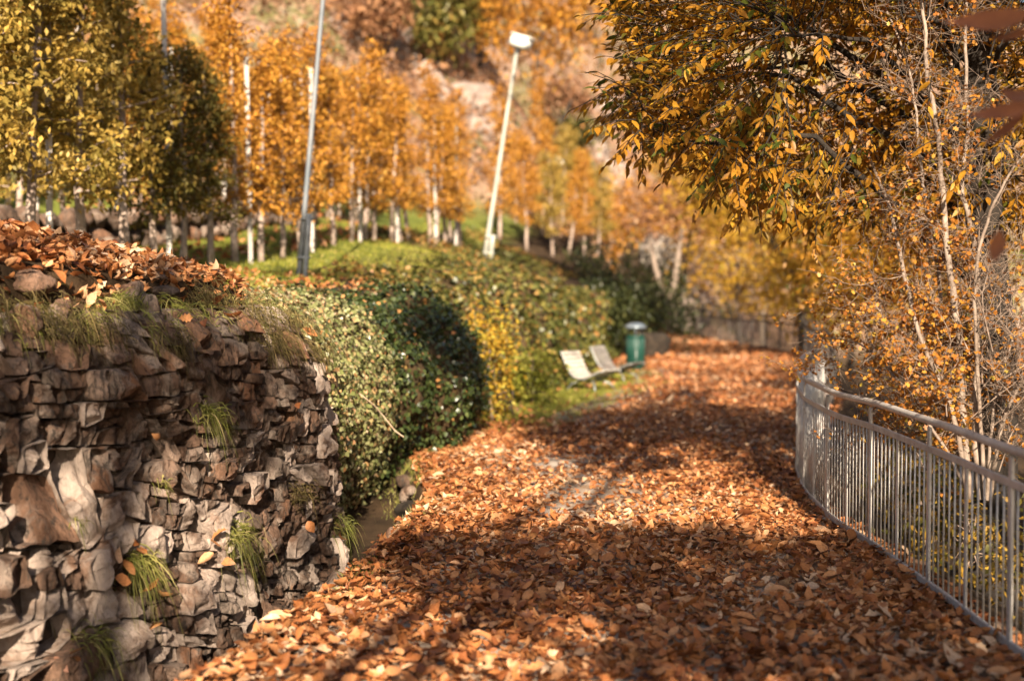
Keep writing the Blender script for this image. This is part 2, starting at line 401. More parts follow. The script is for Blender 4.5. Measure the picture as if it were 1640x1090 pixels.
# ---------------------------------------------------------------- leaf templates and scattering
def T_simple():          # 5 vertices, folded blade, length 1 on +x
    return np.array([(0, 0, 0), (.45, .26, .07), (1, 0, -.06), (.45, -.26, .07), (.5, 0, 0)], float), np.array([(0, 4, 1), (1, 4, 2), (0, 3, 4), (3, 2, 4)])
def T_ivy():
    return np.array([(0, 0, 0), (.2, .42, .05), (.55, .34, .03), (1, 0, -.06), (.55, -.34, .03), (.2, -.42, .05), (.4, 0, .0)], float), \
        np.array([(0, 6, 1), (1, 6, 2), (2, 6, 3), (0, 5, 6), (5, 4, 6), (4, 3, 6)])
def T_fallen(c1, c2, w, tw):
    rows = [(0, 0), (.16, .62), (.42, 1.0), (.72, .72), (1, 0)]
    V = []
    for x, f in rows:
        z = c1 * (x - .5) ** 2 * 2 - c1 * .2
        if f == 0: V.append((x, 0, z))
        else:
            for sgn in (-1, 0, 1):
                a = tw * (x - .5)
                yy = sgn * f * w * math.cos(c2 * .9); zz = abs(sgn) * f * w * math.sin(c2) + sgn * a * f * w
                V.append((x, yy, z + zz))
    F = [(0, 2, 1), (0, 3, 2)]
    for i in (1, 4):
        for j in (0, 1):
            F += [(i + j, i + j + 1, i + j + 3), (i + j + 1, i + j + 4, i + j + 3)]
    F += [(7, 8, 10), (8, 9, 10)]
    return np.array(V, float) - np.array([.5, 0, 0]), np.array(F)
FALLEN = [T_fallen(c1, c2, w, tw) for c1, c2, w, tw in
          ((.2, .25, .27, .5), (.6, .5, .24, -.7), (-.35, .2, .30, .9), (.2, .9, .32, .4), (.6, -.4, .28, .5), (-.6, -.5, .29, -.6), (.3, .1, .2, 1.3), (.1, .3, .36, .3), (.05, .1, .22, .2), (-.1, -.2, .38, .4))]

def T_oak(c1, tw):
    a = [(0, 0), (.18, .10), (.30, .24), (.40, .14), (.52, .32), (.62, .18), (.76, .27), (.86, .12), (1, 0)]
    V = [(x, y, c1 * (x - .5) ** 2 + tw * y * (x - .5) + .25 * y) for x, y in a] + [(x, -y, c1 * (x - .5) ** 2 - tw * y * (x - .5) + .25 * y) for x, y in a[1:-1]] + [(x, 0, c1 * (x - .5) ** 2) for x in (.3, .6, .8)]
    F = []
    def mid(x): return 16 if x < .42 else (17 if x < .7 else 18)
    up = list(range(9)); dn = [0] + list(range(9, 16)) + [8]
    for ids, fl in ((up, 0), (dn, 1)):
        for i in range(8):
            m = mid((a[i][0] + a[i + 1][0]) / 2); t = (ids[i], m, ids[i + 1]); F.append(t[::-1] if fl else t)
    for ids, fl in ((up, 0), (dn, 1)):
        F += [(16, 17, ids[3])[::-1 if fl else 1], (17, 18, ids[6])[::-1 if fl else 1]]
    return np.array(V, float) - np.array([.5, 0, 0]), np.array(F)
FALLEN += [T_oak(.5, .6), T_oak(-.4, -.8), T_oak(.9, .3)]

def rot(yaw, pitch, roll):
    cy, sy, cp, sp, cr, sr = np.cos(yaw), np.sin(yaw), np.cos(pitch), np.sin(pitch), np.cos(roll), np.sin(roll)
    M = np.empty((len(yaw), 3, 3))
    M[:, 0, 0] = cy * cp; M[:, 0, 1] = cy * sp * sr - sy * cr; M[:, 0, 2] = cy * sp * cr + sy * sr
    M[:, 1, 0] = sy * cp; M[:, 1, 1] = sy * sp * sr + cy * cr; M[:, 1, 2] = sy * sp * cr - cy * sr
    M[:, 2, 0] = -sp; M[:, 2, 1] = cp * sr; M[:, 2, 2] = cp * cr
    return M
def frame_to(n, yaw):
    """matrices whose z is n, spun by yaw; x mostly hangs down"""
    n = n / (np.linalg.norm(n, axis=1)[:, None] + 1e-9)
    d = np.tile(np.array([0, 0.01, -1.0]), (len(n), 1)); x = d - n * np.sum(d * n, 1)[:, None]
    x /= np.linalg.norm(x, axis=1)[:, None] + 1e-9
    y = np.cross(n, x)
    c, s = np.cos(yaw)[:, None], np.sin(yaw)[:, None]
    return np.stack([x * c + y * s, y * c - x * s, n], -1)
def scatter(T, pos, M, size, tint):
    TV, TF = T
    n = len(pos)
    V = np.einsum('nij,kj->nki', M, TV) * np.asarray(size).reshape(n, 1, -1) + pos[:, None]
    F = TF[None] + (np.arange(n) * len(TV))[:, None, None]
    return V.reshape(-1, 3), F.reshape(-1, 3), np.repeat(tint, len(TV))
def cat3(L):
    Vs, Fs, Ts, n = [], [], [], 0
    for V, F, t in L:
        Vs.append(V); Fs.append(F + n); Ts.append(t); n += len(V)
    return np.concatenate(Vs), np.concatenate(Fs), np.concatenate(Ts)
def U(a, b, n): return rng.uniform(a, b, n)

def litter(X, Y, Z, size, tilt=.45, tmul=1.0, tadd=0.0):
    """fallen leaves at the points, mixed templates"""
    n = len(X); out = []
    k = rng.integers(0, len(FALLEN), n)
    for i in range(len(FALLEN)):
        m = k == i; c = int(m.sum())
        if not c: continue
        M = rot(U(0, 6.28, c), rng.normal(0, tilt, c), rng.normal(0, tilt, c))
        t = np.clip(rng.beta(1.5, 1.35, c) * tmul + tadd + .16 * wob(X[m], Y[m], 47, 1.3), 0, 1)
        out.append(scatter(FALLEN[i], np.stack([X[m], Y[m], Z[m]], 1), M, size[m], t))
    return cat3(out)

# ---------------------------------------------------------------- dry stone wall
ws_y = np.arange(4.0, 14.2, .02)
ws_x = Xe(ws_y)
ws_s = np.concatenate([[0], np.cumsum(np.hypot(np.diff(ws_x), np.diff(ws_y)))])
WL = np.interp(13.35, ws_y, ws_s)
def wall_xyz(s, z, dep):
    y = np.interp(s, ws_s, ws_y); x = np.interp(s, ws_s, ws_x)
    tx = np.gradient(ws_x, ws_s); ty = np.gradient(ws_y, ws_s)
    nx = np.interp(s, ws_s, ty); ny = -np.interp(s, ws_s, tx)
    ln = np.hypot(nx, ny); nx, ny = nx / ln, ny / ln
    bulge = .10 * wob(s, z, 31, 1.5) + .10 * np.exp(-((z - .2) / .5) ** 2) * (1 - sstep(4.4, 6.4, s))
    off = dep - .13 * z + bulge - .30 * np.clip((z - 1.3) / .54, 0, 1.3) ** 2
    return np.stack([x + nx * off, y + ny * off, z + 0 * s], -1), np.stack([nx, ny, 0 * nx], -1)
def wall_at(u, v, dep=0.0):
    """point on the wall face seen at photo pixel (u, v)"""
    s = np.linspace(0.2, WL, 900); y = np.interp(s, ws_s, ws_y)
    best = None
    z = CAM_H - (v - 462) / FPX * y
    P, N = wall_xyz(s, z, np.full_like(s, dep))
    err = np.abs((P[:, 0] / P[:, 1] * FPX + 820) - u)
    ok = np.where(err < err.min() + 4)[0]
    i = ok[0]
    return P[i], N[i]

def cut(poly, p, d):
    n = np.array([-d[1], d[0]]); out = ([], [])
    dist = [(q - p) @ n for q in poly]
    for i, q in enumerate(poly):
        j = (i + 1) % len(poly)
        out[0 if dist[i] >= 0 else 1].append(q)
        if dist[i] * dist[j] < 0:
            x = q + (poly[j] - q) * dist[i] / (dist[i] - dist[j])
            out[0].append(x); out[1].append(x)
    return [np.array(o) for o in out if len(o) > 2]
rs = random.Random(11)
def split_poly(poly, tgt, out):
    w = np.ptp(poly[:, 0]); h = np.ptp(poly[:, 1]); c = (poly.min(0) + poly.max(0)) / 2
    k = tgt(c)
    tw, th = k * rs.uniform(.5, 1.7), k * .85 * rs.uniform(.45, 1.7)
    if w <= tw and h <= th or min(w, h) < .05:
        out.append(poly); return
    if h / th > w / tw:
        ang = rs.gauss(0, .2)
        p = np.array([c[0], poly[:, 1].min() + h * rs.uniform(.32, .68)]); d = np.array([math.cos(ang), math.sin(ang)])
    else:
        ang = math.pi / 2 + rs.gauss(0, .34)
        p = np.array([poly[:, 0].min() + w * rs.uniform(.3, .7), c[1]]); d = np.array([math.cos(ang), math.sin(ang)])
    for q in cut(poly, p, d): split_poly(q, tgt, out)
def tgt(c):
    big = 0.56 if (c[1] < .85 and c[0] < 5.4) else .33
    if rs.random() < .25: big *= .5
    if rs.random() < .08: big *= 1.5
    if c[0] > 7.0: big *= .75
    return big
polys = []
split_poly(np.array([(0, -.62), (WL, -.62), (WL, 1.84), (0, 1.84)], float), tgt, polys)

def stone_mesh(poly, name, mat):
    c = poly.mean(0)
    # resample the outline with rounded, wobbly corners
    n = 26
    seg = np.vstack([poly, poly[:1]]); L = np.concatenate([[0], np.cumsum(np.linalg.norm(np.diff(seg, axis=0), axis=1))])
    t = np.linspace(0, L[-1], n, endpoint=False)
    O = np.stack([np.interp(t, L, seg[:, 0]), np.interp(t, L, seg[:, 1])], -1)
    O = O * .86 + (np.roll(O, 1, 0) + np.roll(O, -1, 0)) * .07
    ph = rs.uniform(0, 99)
    size = min(np.ptp(poly[:, 0]), np.ptp(poly[:, 1]))
    O = O + np.array([[mnoise.noise((q[0] * 9, q[1] * 9, ph)), mnoise.noise((q[0] * 9, q[1] * 9, ph + 50))] for q in O]) * size * .10
    gap = rs.uniform(.002, .009)
    O = c + (O - c) * (1 - gap / max(size * .5, .02))
    prot = rs.gauss(0, .036 if c[0] < 7.6 else .025); b = min(.14, size * rs.uniform(.25, .5))
    planes = [(b * rs.uniform(.75, 1.15), np.array([rs.gauss(0, .16), rs.gauss(0, .14)])) for _ in range(2)] + [(b * rs.uniform(.9, 1.5), np.array([rs.gauss(0, .7), rs.gauss(0, .6)])) for _ in range(4)]
    rings = [(1.0, -.34, 0), (1.0, -.05, 0), (.985, .55 * b, .5), (.945, .86 * b, 1), (.8, b, 1), (.62, b, 1), (.42, b, 1), (.2, b, 1)]
    S, Zv, D = [], [], []
    for f, d, k in rings:
        q = c + (O - c) * f
        S += list(q[:, 0]); Zv += list(q[:, 1])
        for x, z in q:
            e = np.array([x, z]) - c
            pl = min(h_ + float(e @ t_) for h_, t_ in planes)
            nz = mnoise.fractal((x * 9, z * 15, ph), .8, 2.1, 5)
            rg = mnoise.ridged_multi_fractal((x * 5 + ph, z * 8, ph), 1.0, 2.0, 4, .8, 2.0) * .5
            dd_ = d if k < 1 else (min(pl, d) if f > .9 else pl)
            D.append(dd_ + prot + k * (nz * .024 + (rg - .6) * .026))
    S.append(c[0]); Zv.append(c[1]); D.append(np.mean(D[-n:]))
    P, _ = wall_xyz(np.array(S), np.array(Zv), np.array(D))
    F = []
    for i in range(len(rings) - 1):
        for j in range(n):
            k = (j + 1) % n
            a_, b_, c_, d_ = i * n + j, i * n + k, (i + 1) * n + k, (i + 1) * n + j
            F += [(a_, b_, c_), (a_, c_, d_)]
    o = (len(rings) - 1) * n; last = len(S) - 1
    for j in range(n): F.append((o + j, o + (j + 1) % n, last))
    F = np.array(F)
    return P, F

wall = tag(empty('stone_wall', (float(Xe(9)), 9, -.5)), 'rough dry stone retaining wall with grass hanging over its top', 'wall')
def place(o, root):   # world-space mesh below an Empty
    o.parent = root; o.matrix_parent_inverse = root.matrix_world.inverted() if False else o.matrix_parent_inverse
    o.location = (-root.location[0], -root.location[1], -root.location[2])
vis = []
for poly in polys:
    c = poly.mean(0)
    P, _ = wall_xyz(np.array([c[0]]), np.array([c[1]]), np.array([0.]))
    p = P[0]; u = 820 + p[0] / p[1] * FPX
    vis.append(u > -120)
sizes = [np.ptp(q[:, 0]) * np.ptp(q[:, 1]) for q in polys]
order = sorted(range(len(polys)), key=lambda i: -(sizes[i] + (10 if vis[i] else 0)))
rest = []
for rank, i in enumerate(order):
    # ragged top: some top stones are missing
    c = polys[i].mean(0)
    P, F = stone_mesh(polys[i], 'stone', M_stone)
    if rank < 300:
        pale = M_stone_pale_sunlit if (c[1] < .95 - .12 * (c[0] - 4) and c[0] < 6.6 and rs.random() < .8) or (c[0] > 7.6 and rs.random() < .75) or rs.random() < .08 else M_stone  # painted sun low on the left and at the end, plus random pale stones
        cen = P.mean(0)
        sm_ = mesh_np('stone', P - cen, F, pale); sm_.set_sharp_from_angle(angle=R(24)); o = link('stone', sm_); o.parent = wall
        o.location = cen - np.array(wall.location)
    else:
        rest.append((P, F))
if rest:
    V, F = join(rest)
    o = link('small_stones', mesh_np('small_stones', V, F, M_stone)); place(o, wall); o['kind'] = 'stuff'
M_joint = flat_mat('earth_joint', (.03, .021, .015), (.13, .088, .06), 11, .95, 0, .9, 40)
# earth core behind the stones
ss_ = np.linspace(0, WL + .25, 120); zz_ = np.linspace(-.7, 1.84, 30)
SS, ZZ = np.meshgrid(ss_, zz_)
P, _ = wall_xyz(SS.ravel(), ZZ.ravel(), -.10 + .03 * wob(SS.ravel(), ZZ.ravel(), 5, 9))
idx = np.arange(SS.size).reshape(SS.shape)
F = np.stack([idx[:-1, :-1], idx[:-1, 1:], idx[1:, 1:], idx[1:, :-1]], -1).reshape(-1, 4)
o = link('core', mesh_np('core', P, F, M_joint)); place(o, wall)

# loose stones on the wall's top lip and in the gutter
def boulder(name, loc, r, mat, seed, parent=None, rough=.35, sub=14):
    """craggy rock: a squashed ball pushed about by noise and planed by a few cuts"""
    rr = np.random.default_rng(seed)
    a = np.linspace(0, 2 * math.pi, sub * 2, endpoint=False); b = np.linspace(-math.pi / 2, math.pi / 2, sub)
    A, B = np.meshgrid(a, b)
    D = np.stack([np.cos(B) * np.cos(A), np.cos(B) * np.sin(A), np.sin(B)], -1).reshape(-1, 3)
    rad = np.ones(len(D))
    for k in range(9):
        n = rr.normal(size=3); n /= np.linalg.norm(n); h = rr.uniform(.55, .9)
        dp = D @ n; rad = np.where(dp > 1e-3, np.minimum(rad, h / np.maximum(dp, 1e-3)), rad)
    nz = np.array([mnoise.fractal(Vector(d * 2.2) + Vector((seed, 0, 0)), 1.0, 2.0, 4) for d in D])
    V = D * (rad * (1 + rough * .5 * nz))[:, None] * np.array(r)
    F = []
    m = sub * 2
    for i in range(sub - 1):
        for j in range(m):
            F.append((i * m + j, i * m + (j + 1) % m, (i + 1) * m + (j + 1) % m, (i + 1) * m + j))
    return link(name, mesh_np(name, V, np.array(F), mat), parent, loc)

topstones = [((250, 443), .13, .08), ((215, 470), .12, .1), ((235, 500), .1, .14), ((40, 455), .2, .09), ((100, 500), .1, .1), ((265, 470), .12, .06), ((40, 520), .12, .12), ((180, 540), .1, .1)]
for i, ((u, v), r1, r2) in enumerate(topstones):
    p, nn = wall_at(u, v, .02)
    o = boulder('stone', (0, 0, 0), (r1, r1 * .8, r2), M_stone, 40 + i); o.parent = wall; o.location = p - np.array(wall.location)
for i, (x, y, z, r) in enumerate([(-.88, 13.2, -.2, .19), (-1.0, 12.6, -.3, .2), (-.98, 13.9, -.2, .18)]):
    o = boulder('gutter_stone', (x, y, z), (r, r * 1.2, r * .7), M_soil if i else M_stone, 60 + i)
    tag(o, ['brownish rock bedded in the path edge above the gutter', 'lower earthy rock in the gutter side, nearest the wall end', 'farthest rock in the grassy path edge by the gutter'][i], 'rock', 'rocks in the gutter side')

for i in range(16):
    y = 10.2 + i * .36 + rng.normal(0, .08); x = float(Xl(y)) - rng.uniform(.08, .22); r = rng.uniform(.06, .13)
    o = boulder('gully_stone', (x, y, -rng.uniform(.08, .38)), (r, r * 1.3, r * .8), M_stone, 80 + i, None, .4, 9)
    tag(o, f'small stone set in the gully side, {["first","second","third","fourth","fifth","sixth","seventh","eighth","ninth","tenth","eleventh","twelfth","thirteenth","fourteenth","fifteenth","sixteenth"][i]} from the wall foot onward', 'stone', 'stones in the gully side')

# ---------------------------------------------------------------- fallen leaves
L = []
def path_leaves(y0, y1, dens, smin, smax, edge=.06):
    n = int(dens * (y1 - y0) * 4.6)
    Y = U(y0, y1, n); X = Xl(Y) - edge + U(0, 1, n) * (Xf(Y) + .15 - Xl(Y) + edge)
    # thinner along the middle of the path where gravel shows
    t = (X - Xl(Y)) / (Xf(Y) - Xl(Y))
    thin = np.exp(-((t - .43) / .2) ** 2) * sstep(11.3, 12.4, Y) * (1 - sstep(15.0, 18.5, Y)) * (.95 + .5 * wob(X, Y, 41, 3.2))
    grassy = sstep(19, 22, Y) * (1 - sstep(31, 38, Y)) * (1 - sstep(.22, .45, t + .08 * wob(X, Y, 44, 1.0)))
    keep = rng.random(n) > np.clip(thin * .82, 0, .86) + grassy * .93
    X, Y = X[keep], Y[keep]; n = len(X)
    Z = gz(X, Y) + .015 + rng.beta(1.2, 3, n) * .085
    return litter(X, Y, Z, U(smin, smax, n) * np.exp(rng.normal(-.05, .28, n)), .40)
L.append(path_leaves(4.5, 9, 680, .045, .11)); L.append(path_leaves(9, 16, 680, .04, .10)); L.append(path_leaves(16, 24, 460, .055, .105)); L.append(path_leaves(24, 40, 180, .075, .14)); L.append(path_leaves(40, 62, 60, .12, .2))
V, F, t = cat3(L)
tag(link('leaf_litter', mesh_np('leaf_litter', V, F, M_litter, t)), 'thick carpet of fallen brown and orange leaves over the path', 'leaves', kind='stuff')
# the largest leaves of the path, one by one
leaf_meshes = []
for i in range(24):
    TV, TF = FALLEN[i % len(FALLEN)]
    leaf_meshes.append(mesh_np('leaf', TV, TF, M_litter, np.full(len(TV), rng.beta(2.4, 1.8))))
n = 300; Y = 6.9 + (U(0, 1, n) ** 1.3) * 5.0; X = np.maximum(Xl(Y), -.35 * Y) + U(0, 1, n) * (np.minimum(Xf(Y), .35 * Y) - np.maximum(Xl(Y), -.35 * Y)); Z = gz(X, Y) + .075 + U(0, .03, n)
for i in range(n):
    o = link('leaf', leaf_meshes[i % 24], path, (X[i], Y[i], Z[i]))
    o.rotation_euler = (rng.normal(0, .4), rng.normal(0, .4), rng.uniform(0, 6.28)); s = rng.uniform(.08, .125); o.scale = (s, s, s)
# on the bank above the wall
def bank_leaves(y0, y1, s0, s1, n, smin, smax, tadd=0.0):
    Y = U(y0, y1, n); s = s0 + U(0, 1, n) ** 1.4 * (s1 - s0); X = Xe(Y) - s
    k = rng.random(n) < (.35 + .65 * (1 - sstep(12.5, 16, Y)))
    X, Y = X[k], Y[k]
    return litter(X, Y, gz(X, Y) + .02 + rng.beta(1.2, 3, len(X)) * .12, U(smin, smax, len(X)), .55, 1.0, tadd)
V, F, t = cat3([bank_leaves(4.5, 12.8, .3, 2.6, 13000, .06, .13), bank_leaves(12.5, 20, .4, 3.0, 2600, .06, .11), bank_leaves(4.5, 12.5, .3, .8, 1500, .06, .12), bank_leaves(14, 40, 3.6, 12, 6000, .1, .2)])
tag(link('leaf_litter', mesh_np('leaf_litter', V, F, M_litter, t)), 'drift of brown fallen leaves on the bank above the stone wall', 'leaves', kind='stuff')
# in the gutter
n = 320; Y = U(5, 12, n); X = Xe(Y) + U(-.05, 1, n) * (Xl(Y) - Xe(Y)); V, F, t = litter(X, Y, gz(X, Y) + .03, U(.07, .14, n), .5, .6)
tag(link('leaf_litter', mesh_np('leaf_litter', V, F, M_litter, t)), 'dark leaves lying in the gutter at the wall foot', 'leaves', kind='stuff')
# leaves caught on the wall
caught = [(190, 890), (205, 905), (225, 885), (215, 870), (196, 930), (258, 950), (240, 940), (350, 855), (330, 895), (345, 870), (365, 900), (500, 845), (545, 845), (552, 860), (110, 1050), (130, 1070), (95, 1060), (120, 1040), (245, 1000),
          (300, 510), (325, 520), (350, 480), (378, 505), (65, 450), (150, 478), (170, 485), (40, 430), (100, 440), (515, 532), (255, 700), (480, 650)]
for i, (u, v) in enumerate(caught):
    p, nn = wall_at(u, v, .13)
    o = link('leaf', leaf_meshes[(i * 5) % 24], wall, p - np.array(wall.location))
    o.rotation_euler = (rng.uniform(.3, 1.4), rng.uniform(-.8, .8), rng.uniform(0, 6.28)); s = rng.uniform(.10, .16); o.scale = (s, s, s)

# ---------------------------------------------------------------- grass
def blades(P, D, length, width, droop, tint, segs=4):
    """ribbons from P along D bending down"""
    n = len(P)
    D = D / np.linalg.norm(D, axis=1)[:, None]
    side = np.cross(D, rng.normal(size=(n, 3))); side /= np.linalg.norm(side, axis=1)[:, None] + 1e-9
    rows = []
    for i in range(segs + 1):
        f = i / segs
        c = P + D * (length * f)[:, None]; c = c + np.array([0, 0, -1.0]) * (droop * length * f * f)[:, None]
        w = (width * (1 - f) ** .6)[:, None]
        if i < segs: rows += [c - side * w, c + side * w]
        else: rows.append(c)
    V = np.stack(rows, 1); m = V.shape[1]
    F = []
    for i in range(segs - 1):
        b = i * 2; F += [(b, b + 1, b + 3), (b, b + 3, b + 2)]
    F.append((m - 3, m - 2, m - 1))
    F = np.array(F)[None] + (np.arange(n) * m)[:, None, None]
    return V.reshape(-1, 3), F.reshape(-1, 3), np.repeat(tint, m)
def tuft(p, nrm, n, length, spread, droop, up=.35):
    P = p + rng.normal(0, spread, (n, 3)) * np.array([1, 1, .6])
    D = np.asarray(nrm) * .55 + np.array([0, 0, up]) + rng.normal(0, .35, (n, 3))
    return blades(P, D, length * U(.5, 1.1, n), U(.0022, .0048, n), droop * U(.6, 1.4, n), rng.beta(2, 2.2, n))
# overhanging fringe along the wall top
L = []
for s in np.arange(.3, WL, .05):
    y = np.interp(s, ws_s, ws_y)
    amp = .45 + .55 * float(wob(np.array([s]), np.array([0.]), 51, 2.6)[0]) + .5 * math.exp(-((s - 6.6) / .9) ** 2)
    if amp < .2: continue
    P, N = wall_xyz(np.array([s]), np.array([1.80 + rng.normal(0, .06)]), np.array([.0]))
    L.append(tuft(P[0], N[0], int(15 * amp) + 2, .12 + .13 * amp, .045, 1.3))
V, F, t = cat3(L)
tag(link('grass', mesh_np('grass', V, F, M_grass, t, False)), 'fringe of long grass hanging over the stone wall top', 'grass', kind='stuff')
# mats of dry moss below the lip
L = []
for u, v, n, r in ((20, 500, 315, .11), (90, 510, 405, .13), (330, 470, 315, .1), (400, 500, 495, .13), (440, 545, 405, .11), (470, 510, 315, .1), (505, 560, 225, .09), (150, 530, 270, .1), (270, 540, 225, .08)):
    p, nn = wall_at(u, v, .06)
    L.append(tuft(p, nn, n, .13, r, 1.5, .1))
V, F, t = cat3(L)
tag(link('grass', mesh_np('grass', V, F, M_moss, t, False)), 'brown mats of dead grass and moss under the wall lip', 'grass', kind='stuff')
tufts = [((328, 660), 240, .22, .04, 'grass tuft sprouting halfway up the stone wall in shade'),
         ((212, 900), 260, .30, .04, 'long green grass tuft hanging below orange leaves on the wall'),
         ((368, 855), 320, .26, .05, 'dark grass tuft beside a brown leaf low on the wall'),
         ((478, 790), 240, .12, .05, 'brown moss cushion near the end of the wall'),
         ((540, 835), 220, .20, .05, 'grass tuft with leaves at the foot of the wall corner'),
         ((130, 1030), 300, .24, .06, 'grass tuft among brown leaves at the wall foot, lowest of all'),
         ((205, 480), 260, .24, .03, 'bright green grass tuft below the loose stones on the wall top'),
         ((118, 835), 60, .10, .02, 'tiny green weed on the pale boulder of the wall'),
         ((255, 770), 60, .12, .02, 'small grass sprig over the middle of the wall')]
for (u, v), n, ln, sp, lab in tufts:
    n = int(n * .6); sp = sp * 1.4
    p, nn = wall_at(u, v, .05)
    V, F, t = tuft(p, nn, n, ln, sp, 1.3)
    o = link('grass_tuft', mesh_np('grass_tuft', V - p, F, M_moss if 'moss' in lab else M_grass, t, False), None, p)
    tag(o, lab, 'grass', 'grass tufts growing out of the wall')
# meadow and verge turf
def turf_blades(X, Y, h, w, mat_t):
    n = len(X); P = np.stack([X, Y, gz(X, Y) - .005], 1)
    return blades(P, np.stack([rng.normal(0, .4, n), rng.normal(0, .4, n), np.ones(n)], 1), h * U(.5, 1.3, n), w * U(.6, 1.3, n), U(.1, .5, n), mat_t, 2)
n = 40000; Y = U(11, 44, n); X = Xe(Y) - U(.5, 1, n) * 0 - .8 - U(0, 1, n) ** 1.2 * 5.0
k = ((Xe(Y) - X > 1.35 + .3 * wob(X, Y, 62, .8)) & (Y < 31)) | (Xe(Y) - X > 3.6) | (Y < 15); X, Y = X[k], Y[k]; n = len(X)
V, F, t = turf_blades(X, Y, .10, .008, rng.beta(2, 2, n))
tag(link('grass', mesh_np('grass', V, F, M_meadow, t, False)), 'sunlit meadow grass on the bank below the orchard trees', 'grass', kind='stuff')
n = 26000; Y = U(18.5, 37, n); X = Xl(Y) + U(-.1, 1.0, n) ** 1 * np.interp(Y, [18, 22, 30, 37], [.5, 1.7, 1.9, 1.0])
V, F, t = turf_blades(X, Y, .07, .007, rng.beta(2, 1.7, n))
tag(link('grass', mesh_np('grass', V, F, M_meadow, t, False)), 'grassy verge in front of the two lounge chairs', 'grass', kind='stuff')
n = 6000; Y = U(9, 17.5, n); X = Xl(Y) + rng.normal(-.08, .14, n); k = wob(X, Y, 61, 2.2) > -.15; X, Y = X[k], Y[k]
V, F, t = turf_blades(X, Y, .10, .004, rng.beta(2, 2, len(X)))
tag(link('grass', mesh_np('grass', V, F, M_grass, t, False)), 'patchy grass along the path edge above the gutter', 'grass', kind='stuff')

# ---------------------------------------------------------------- ivy banks
def mound(Y, t, bul):
    """face of an overgrown bank: t 0 foot .. 1 top"""
    prof = np.array([(0, .02, -.35), (.12, .16, .05), (.35, .26, .75), (.55, .2, 1.35), (.7, .0, 1.8), (.82, -.35, 2.02), (1, -1.15, 2.1)])
    z0 = np.interp(t, prof[:, 0], prof[:, 2]) / 2.1; ox = np.interp(t, prof[:, 0], prof[:, 1])
    zt = ztop(Y) + .05
    low = np.interp(Y, [15, 18], [0, .25])
    Z = np.where(z0 > 0, z0 * zt, z0 * 2.1 + low) + .03
    lump = bul * (wob(Y * 1.0, t * 3.0, 71, 1.9) + .6 * wob(Y, t * 4, 72, 5)) * (.4 + .6 * (t > .1))
    kx = np.where(ox < 0, np.interp(Y, [19, 24], [1, 1.3]), 1.0)
    slope = np.interp(Y, [19, 24], [0, .55]) * t * t
    slope = slope + .8 * (1 - sstep(12.2, 13.0, Y))
    return np.stack([Xe(Y) + ox * kx - slope + lump, Y, Z + lump * .3 * (t > .5)], -1)
def ivy(name, y0, y1, n, size, mat, label, bul=.1, tl=0.0, t0=0.0):
    root = tag(empty(name, (float(Xe((y0 + y1) / 2)), (y0 + y1) / 2, 0)), label, 'ivy')
    ny = int((y1 - y0) / .15) + 2; YY, TT = np.meshgrid(np.linspace(y0, y1, ny), np.linspace(0, 1, 22), indexing='ij')
    P = mound(YY.ravel(), TT.ravel(), bul)
    idx = np.arange(YY.size).reshape(YY.shape)
    F = np.stack([idx[:-1, :-1], idx[1:, :-1], idx[1:, 1:], idx[:-1, 1:]], -1).reshape(-1, 4)
    o = link('mound', mesh_np('mound', P - [0, 0, 0], F, M_leafsoil)); place(o, root)
    Y = U(y0 - .05, y1 + .05, n); T = U(t0, 1, n) ** .85
    P = mound(Y, T, bul); Pa = mound(Y + .05, T, bul); Pb = mound(Y, np.minimum(T + .03, 1.02), bul)
    N = np.cross(Pa - P, Pb - P); N /= np.linalg.norm(N, axis=1)[:, None] + 1e-9
    N *= np.where(N[:, 0] + N[:, 2] < 0, -1, 1)[:, None]
    P = P + N * (rng.beta(1.2, 2.5, n) * .17 + .01)[:, None]
    M = frame_to(N + rng.normal(0, .42, (n, 3)), rng.normal(0, .9, n))
    top = sstep(.7, .95, T)
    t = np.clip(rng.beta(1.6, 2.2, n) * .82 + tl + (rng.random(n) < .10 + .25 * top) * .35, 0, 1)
    V, F, tt = scatter(T_ivy(), P, M, size * U(.6, 1.25, n), t)
    o = link('foliage', mesh_np('foliage', V, F, mat, tt)); place(o, root)
    return root
ivy('ivy_bank', 12.2, 15.6, 15000, .05, M_ivy_sunlit, 'pale sunlit ivy covering the bank right behind the wall end', .09, .16)
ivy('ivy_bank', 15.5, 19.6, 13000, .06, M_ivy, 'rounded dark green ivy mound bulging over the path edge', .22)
ivy('ivy_bank', 20.4, 27.5, 17000, .085, M_ivy_far, 'tall bank of mixed ivy and autumn leaves before the chairs', .3, .08)
ivy('ivy_bank', 27.4, 40, 20000, .11, M_ivy_far, 'far ivy bank standing behind the lounge chairs', .4, .03)

n = 14000; Y = U(20.5, 44, n); X = Xe(Y) - U(1.0, 4.6, n); k = (Xe(Y) - X < 1.5 + .3 * wob(X, Y, 62, .8)) | (Y > 30.5); X, Y = X[k], Y[k]; n = len(X)
M = rot(U(0, 6.28, n), rng.normal(0, .5, n), rng.normal(0, .5, n)); lump_ = np.maximum(wob(X, Y, 63, 1.6), 0) * .35
V, F, t = scatter(T_ivy(), np.stack([X, Y, gz(X, Y) + .03 + lump_ * rng.random(n)], 1), M, U(.06, .11, n), np.clip(rng.beta(2, 2, n) * .7 + .35 * (wob(X, Y, 64, 1.1) > 0), 0, 1))
tag(link('ground_cover', mesh_np('ground_cover', V, F, M_ivy_far, t)), 'low ivy and fallen leaves covering the slope below the pale lamp post', 'ground cover', kind='stuff')

